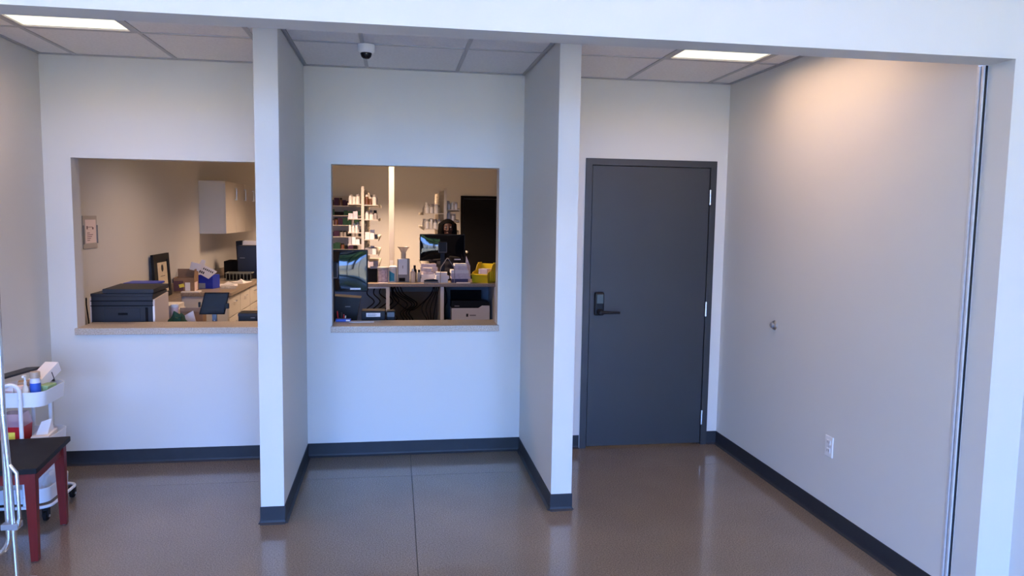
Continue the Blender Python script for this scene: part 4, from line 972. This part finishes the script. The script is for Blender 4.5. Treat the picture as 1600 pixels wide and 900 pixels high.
gondola('gondola_shelf', 'cream double-sided shelving left of the power pole full of bottles', -0.632, 5.13, 2, (0.18, (0.95, 1.13, 1.33, 1.495, 1.685, 1.886)), (0.19, (1.0, 1.19, 1.400, 1.675, 1.876)))
gondola('gondola_shelf', 'cream double-sided shelving behind the person full of bottles', 0.50, 5.13, 2, (0.27, (1.0, 1.36, 1.56, 1.775)), (0.18, (1.18, 1.36, 1.52, 1.674, 1.832)))
rb = random.Random(11)
KW = [('b', 0.020, 0.026, 0.08, 0.13, BWHITE, BWHITE), ('b', 0.018, 0.024, 0.08, 0.12, BWHITE, WHITEP), ('b', 0.022, 0.03, 0.09, 0.15, BWHITE, BGREY)]
KM = KW + [('b', 0.022, 0.030, 0.09, 0.15, BGREY, BLACKP), ('b', 0.02, 0.028, 0.09, 0.14, AMBER, BWHITE)]
KB = [('box', 0.024, 0.036, 0.07, 0.11, PAPERP, PAPER), ('box', 0.024, 0.034, 0.07, 0.14, PAPER, PAPER), ('box', 0.02, 0.03, 0.06, 0.1, BGREY, PAPER)]
KL = [('b', 0.026, 0.034, 0.10, 0.15, BWHITE, BWHITE), ('b', 0.024, 0.034, 0.10, 0.15, BWHITE, WHITEP), ('b', 0.026, 0.032, 0.1, 0.14, BWHITE, BGREY)]
Y3 = (5.18, 5.29, 5.42)
fill(-0.826, -0.660, Y3, 1.886, KW, 'top left shelf of left shelving', rb)
fill(-0.826, -0.660, Y3[:2], 1.685, KB, 'second left shelf of left shelving', rb, 0.16)
fill(-0.826, -0.660, Y3[:2], 1.495, KW, 'third left shelf of left shelving', rb)
fill(-0.826, -0.660, Y3[:1], 1.330, KB, 'fourth left shelf of left shelving', rb, 0.12)
fill(-0.604, -0.430, (5.20, 5.36, 5.6, 5.9), 1.876, KM, 'top right shelf of left shelving', rb)
fill(-0.604, -0.430, (5.20, 5.36, 5.6, 5.9), 1.675, KM, 'second right shelf of left shelving', rb)
fill(-0.604, -0.430, (5.20, 5.36, 5.6), 1.400, KB, 'third right shelf of left shelving', rb, 0.2)
fill(-0.604, -0.430, (5.20, 5.36, 5.6), 1.19, KB, 'fourth right shelf of left shelving', rb, 0.17)
fill(-0.604, -0.430, (5.20, 5.36), 1.0, KB, 'fifth right shelf of left shelving', rb)
fill(0.225, 0.470, (5.18, 5.36, 5.60, 5.90, 6.2), 1.775, KL, 'top left shelf of right shelving', rb)
fill(0.225, 0.470, (5.18, 5.36, 5.60, 5.90, 6.2), 1.56, KL, 'second left shelf of right shelving', rb)
fill(0.225, 0.470, (5.20, 5.40), 1.36, KB, 'third left shelf of right shelving', rb)
fill(0.530, 0.690, Y3[:2], 1.832, KW, 'top right shelf of right shelving', rb)
fill(0.530, 0.690, Y3[:2], 1.674, KW, 'second right shelf of right shelving', rb)
fill(0.530, 0.690, Y3[:1], 1.52, KW, 'third right shelf of right shelving', rb)
# wall shelving on the far wall
t = thing('wall_shelving', 'shaded wall shelving behind the left gondola on the far wall', 'shelving', (0, 0, 0))
MB().box(-1.75, -0.80, YFAR-0.02, YFAR-0.001, 0.1, 2.10).build('back_panel', CREAM, t)
for z in (1.05, 1.30, 1.525, 1.715, 1.905): MB().box(-1.75, -0.80, YFAR-0.32, YFAR-0.02, z-0.015, z).build('shelf', CREAM, t)
for x in (-1.75, -1.275, -0.80): MB().box(x-0.015, x+0.015, YFAR-0.05, YFAR-0.02, 0, 2.10).build('upright', CREAM, t)
KD = [('box', 0.03, 0.06, 0.08, 0.15, PURP, PAPER), ('box', 0.03, 0.05, 0.08, 0.16, GREENC, PAPER), ('b', 0.03, 0.04, 0.10, 0.16, BGREY, BLACKP), ('b', 0.03, 0.04, 0.1, 0.15, AMBER, BLACKP), ('box', 0.03, 0.05, 0.06, 0.1, BLACKM, PAPER)]
for z, nm in ((1.905, 'top'), (1.715, 'second'), (1.525, 'third'), (1.30, 'fourth'), (1.05, 'lowest')):
    fill(-1.45, -0.82, (YFAR-0.24,), z, KD, nm+' far-wall shelf', rb, 0.16)

# ================================================================== PERSON (standing behind the far counter)
def capsule(bb, a, c, ra, rc_, n=7, seg=12, sq=(1, 1)):
    a, c = Vector(a), Vector(c); bb.tube([a.lerp(c, i/n) for i in range(n+1)], [ra+(rc_-ra)*i/n for i in range(n+1)], seg)
    bb.ball(a, ra, 10); bb.ball(c, rc_, 10)
P0 = Vector((0.503, 4.62, 0))
pr = thing('person', 'person with black shoulder-length hair behind the far monitor', 'person', P0)
bd = MB()
# head faces -Y; crown at 1.69
bd.ball((0, 0, 1.585), 0.098, 20, (0.78, 0.98, 1.08)); bd.ball((0, -0.022, 1.535), 0.066, 16, (0.86, 1.0, 1.05)); bd.ball((0, -0.06, 1.492), 0.022, 10)
bd.tube([(0, -0.095, 1.590), (0, -0.108, 1.562), (0, -0.112, 1.548)], [0.008, 0.012, 0.015], 8); bd.ball((0, -0.108, 1.547), 0.016, 8)
bd.ball((0.014, -0.098, 1.545), 0.010, 8); bd.ball((-0.014, -0.098, 1.545), 0.010, 8)
bd.ball((0, -0.086, 1.515), 0.017, 10, (1.5, 0.7, 0.42)); bd.ball((0, -0.084, 1.505), 0.016, 10, (1.3, 0.7, 0.45))
for s in (-1, 1):
    bd.ball((s*0.034, -0.083, 1.607), 0.016, 8, (1.5, .6, .5)); bd.ball((s*0.077, 0.008, 1.570), 0.022, 8, (0.45, 0.8, 1.3)); bd.ball((s*0.035, -0.070, 1.555), 0.024, 8)
capsule(bd, (0, 0.012, 1.50), (0, 0.02, 1.40), 0.050, 0.056)
# torso
for (z, rx, ry_) in ((1.33, 0.15, 0.085), (1.25, 0.155, 0.10), (1.15, 0.145, 0.10), (1.05, 0.14, 0.10), (0.95, 0.15, 0.105), (0.88, 0.155, 0.11)):
    bd.ball((0, 0.03, z), 0.12, 16, (rx/0.12, ry_/0.12, 0.9))
for s in (-1, 1):
    capsule(bd, (s*0.05, 0.02, 1.40), (s*0.155, 0.03, 1.365), 0.05, 0.052)
    capsule(bd, (s*0.165, 0.03, 1.355), (s*0.205, 0.01, 1.10), 0.046, 0.038)
    capsule(bd, (s*0.205, 0.01, 1.10), (s*0.13, -0.20, 1.00), 0.037, 0.026)
    hp = Vector((s*0.12, -0.235, 0.985)); bd.ball(hp, 0.036, 10, (0.95, 1.15, 0.5))
    for k, L in enumerate((0.062, 0.072, 0.068, 0.052)):
        fx = s*0.12+(k-1.5)*0.0185*(-s); kn = Vector((fx, -0.270, 0.988)); md = kn+Vector((0, -L*0.5, 0.006)); tp = kn+Vector((0, -L, -0.022))
        capsule(bd, kn, md, 0.0088, 0.0082, 3, 8); capsule(bd, md, tp, 0.0082, 0.007, 3, 8)
    th0 = Vector((s*0.12-s*0.028, -0.225, 0.982)); th1 = th0+Vector((-s*0.024, -0.028, 0)); th2 = th1+Vector((-s*0.006, -0.028, -0.012))
    capsule(bd, th0, th1, 0.011, 0.010, 3, 8); capsule(bd, th1, th2, 0.010, 0.0085, 3, 8)
    capsule(bd, (s*0.085, 0.035, 0.86), (s*0.09, 0.03, 0.47), 0.080, 0.055); capsule(bd, (s*0.09, 0.03, 0.47), (s*0.09, 0.05, 0.085), 0.053, 0.034)
    capsule(bd, (s*0.09, 0.05, 0.045), (s*0.10, -0.09, 0.030), 0.040, 0.028)
body = bd.build('body', SKIN, pr)
rm = body.modifiers.new('remesh', 'REMESH'); rm.mode = 'VOXEL'; rm.voxel_size = 0.0065; rm.use_smooth_shade = True
sm = body.modifiers.new('smooth', 'SMOOTH'); sm.factor = 0.5; sm.iterations = 3
for s in (-1, 1):
    e = MB(); e.ball((s*0.034, -0.088, 1.590), 0.0115, 12, (1.15, 0.6, 0.75)); e = e.build('eye', EYEW, pr, True)
    q = MB(); q.ball((s*0.034, -0.0945, 1.590), 0.0045, 8); q.build('iris', INK, e, True)
cl = MB()
for (z, rx, ry_) in ((1.37, 0.135, 0.085), (1.30, 0.165, 0.105), (1.20, 0.168, 0.118), (1.10, 0.158, 0.116), (1.0, 0.160, 0.118), (0.90, 0.17, 0.125)):
    cl.ball((0, 0.03, z), 0.12, 16, (rx/0.12, ry_/0.12, 0.95))
for s in (-1, 1):
    capsule(cl, (s*0.07, 0.025, 1.385), (s*0.16, 0.03, 1.365), 0.060, 0.064); capsule(cl, (s*0.168, 0.03, 1.35), (s*0.20, 0.015, 1.14), 0.060, 0.055)
cl = cl.build('shirt', SHIRT, pr); rm = cl.modifiers.new('remesh', 'REMESH'); rm.mode = 'VOXEL'; rm.voxel_size = 0.012; rm.use_smooth_shade = True
tr_ = MB()
tr_.ball((0, 0.03, 0.86), 0.12, 16, (1.42, 1.05, 0.9))
for s in (-1, 1):
    capsule(tr_, (s*0.088, 0.035, 0.86), (s*0.09, 0.03, 0.47), 0.092, 0.068); capsule(tr_, (s*0.09, 0.03, 0.47), (s*0.09, 0.045, 0.12), 0.068, 0.058)
tr_ = tr_.build('trousers', SHIRT, pr); rm = tr_.modifiers.new('remesh', 'REMESH'); rm.mode = 'VOXEL'; rm.voxel_size = 0.012; rm.use_smooth_shade = True
for s in (-1, 1):
    MB().box(s*0.097-0.042, s*0.097+0.042, -0.135, 0.10, 0, 0.062, bev=0.022, seg=3).build('shoe', BLACKM, pr, True)
hr = MB()
q = bmesh.ops.create_icosphere(hr.bm, subdivisions=4, radius=1)['verts']
for v in q:
    p = v.co.copy(); v.co = Vector((p.x*0.112*(1+0.05*nz.noise(p*5)), p.y*0.118+0.022, p.z*0.110*(1+0.04*nz.noise(p*4))+1.592))
for s in (-1, 1):
    for k in range(4): capsule(hr, (s*(0.075+0.006*k), -0.030+0.035*k, 1.62), (s*(0.098+0.004*k), -0.030+0.035*k, 1.38), 0.034, 0.026, 5, 10)
capsule(hr, (0, 0.09, 1.60), (0, 0.10, 1.38), 0.07, 0.06)
for v in list(hr.bm.verts):      # open the face
    if v.co.y < -0.055 and abs(v.co.x) < 0.062 and v.co.z < 1.632: v.co.y = -0.045
hr = hr.build('hair', HAIR, pr); rm = hr.modifiers.new('remesh', 'REMESH'); rm.mode = 'VOXEL'; rm.voxel_size = 0.008; rm.use_smooth_shade = True
sm = hr.modifiers.new('smooth', 'SMOOTH'); sm.factor = 0.5; sm.iterations = 8

# ================================================================== OUTDOORS (seen only as reflections)
LEAF = mat('foliage', (0.05, 0.11, 0.025), 0.8, noise=0.4, nscale=4)
BARK = mat('bark', (0.10, 0.07, 0.05), 0.9)
for k, (x, y, h, r, lb) in enumerate(((-6.5, -17, 6.5, 2.0, 'leafy tree outside the storefront, left'), (0.2, -22, 7.5, 2.4, 'leafy tree outside the storefront, middle'), (7.2, -18, 6.0, 2.0, 'leafy tree outside the storefront, right'))):
    t = thing('tree', lb, 'tree', (x, y, -0.05))
    MB().tube([(0, 0, 0), (0.1, 0, h*.3), (0, 0.1, h*.7)], [0.2, 0.16, 0.08], 10).build('trunk', BARK, t)
    bb = MB(); q = bmesh.ops.create_icosphere(bb.bm, subdivisions=4, radius=1)['verts']
    for v in q:
        p = v.co.normalized(); kk = 1+0.35*nz.noise(p*2+Vector((k*7, 0, 0)))+0.25*nz.noise(p*6+Vector((0, k*3, 0)))
        v.co = Vector((p.x*r*kk, p.y*r*kk, p.z*h*.36*kk+h*.62))
    bb.build('crown', LEAF, t)
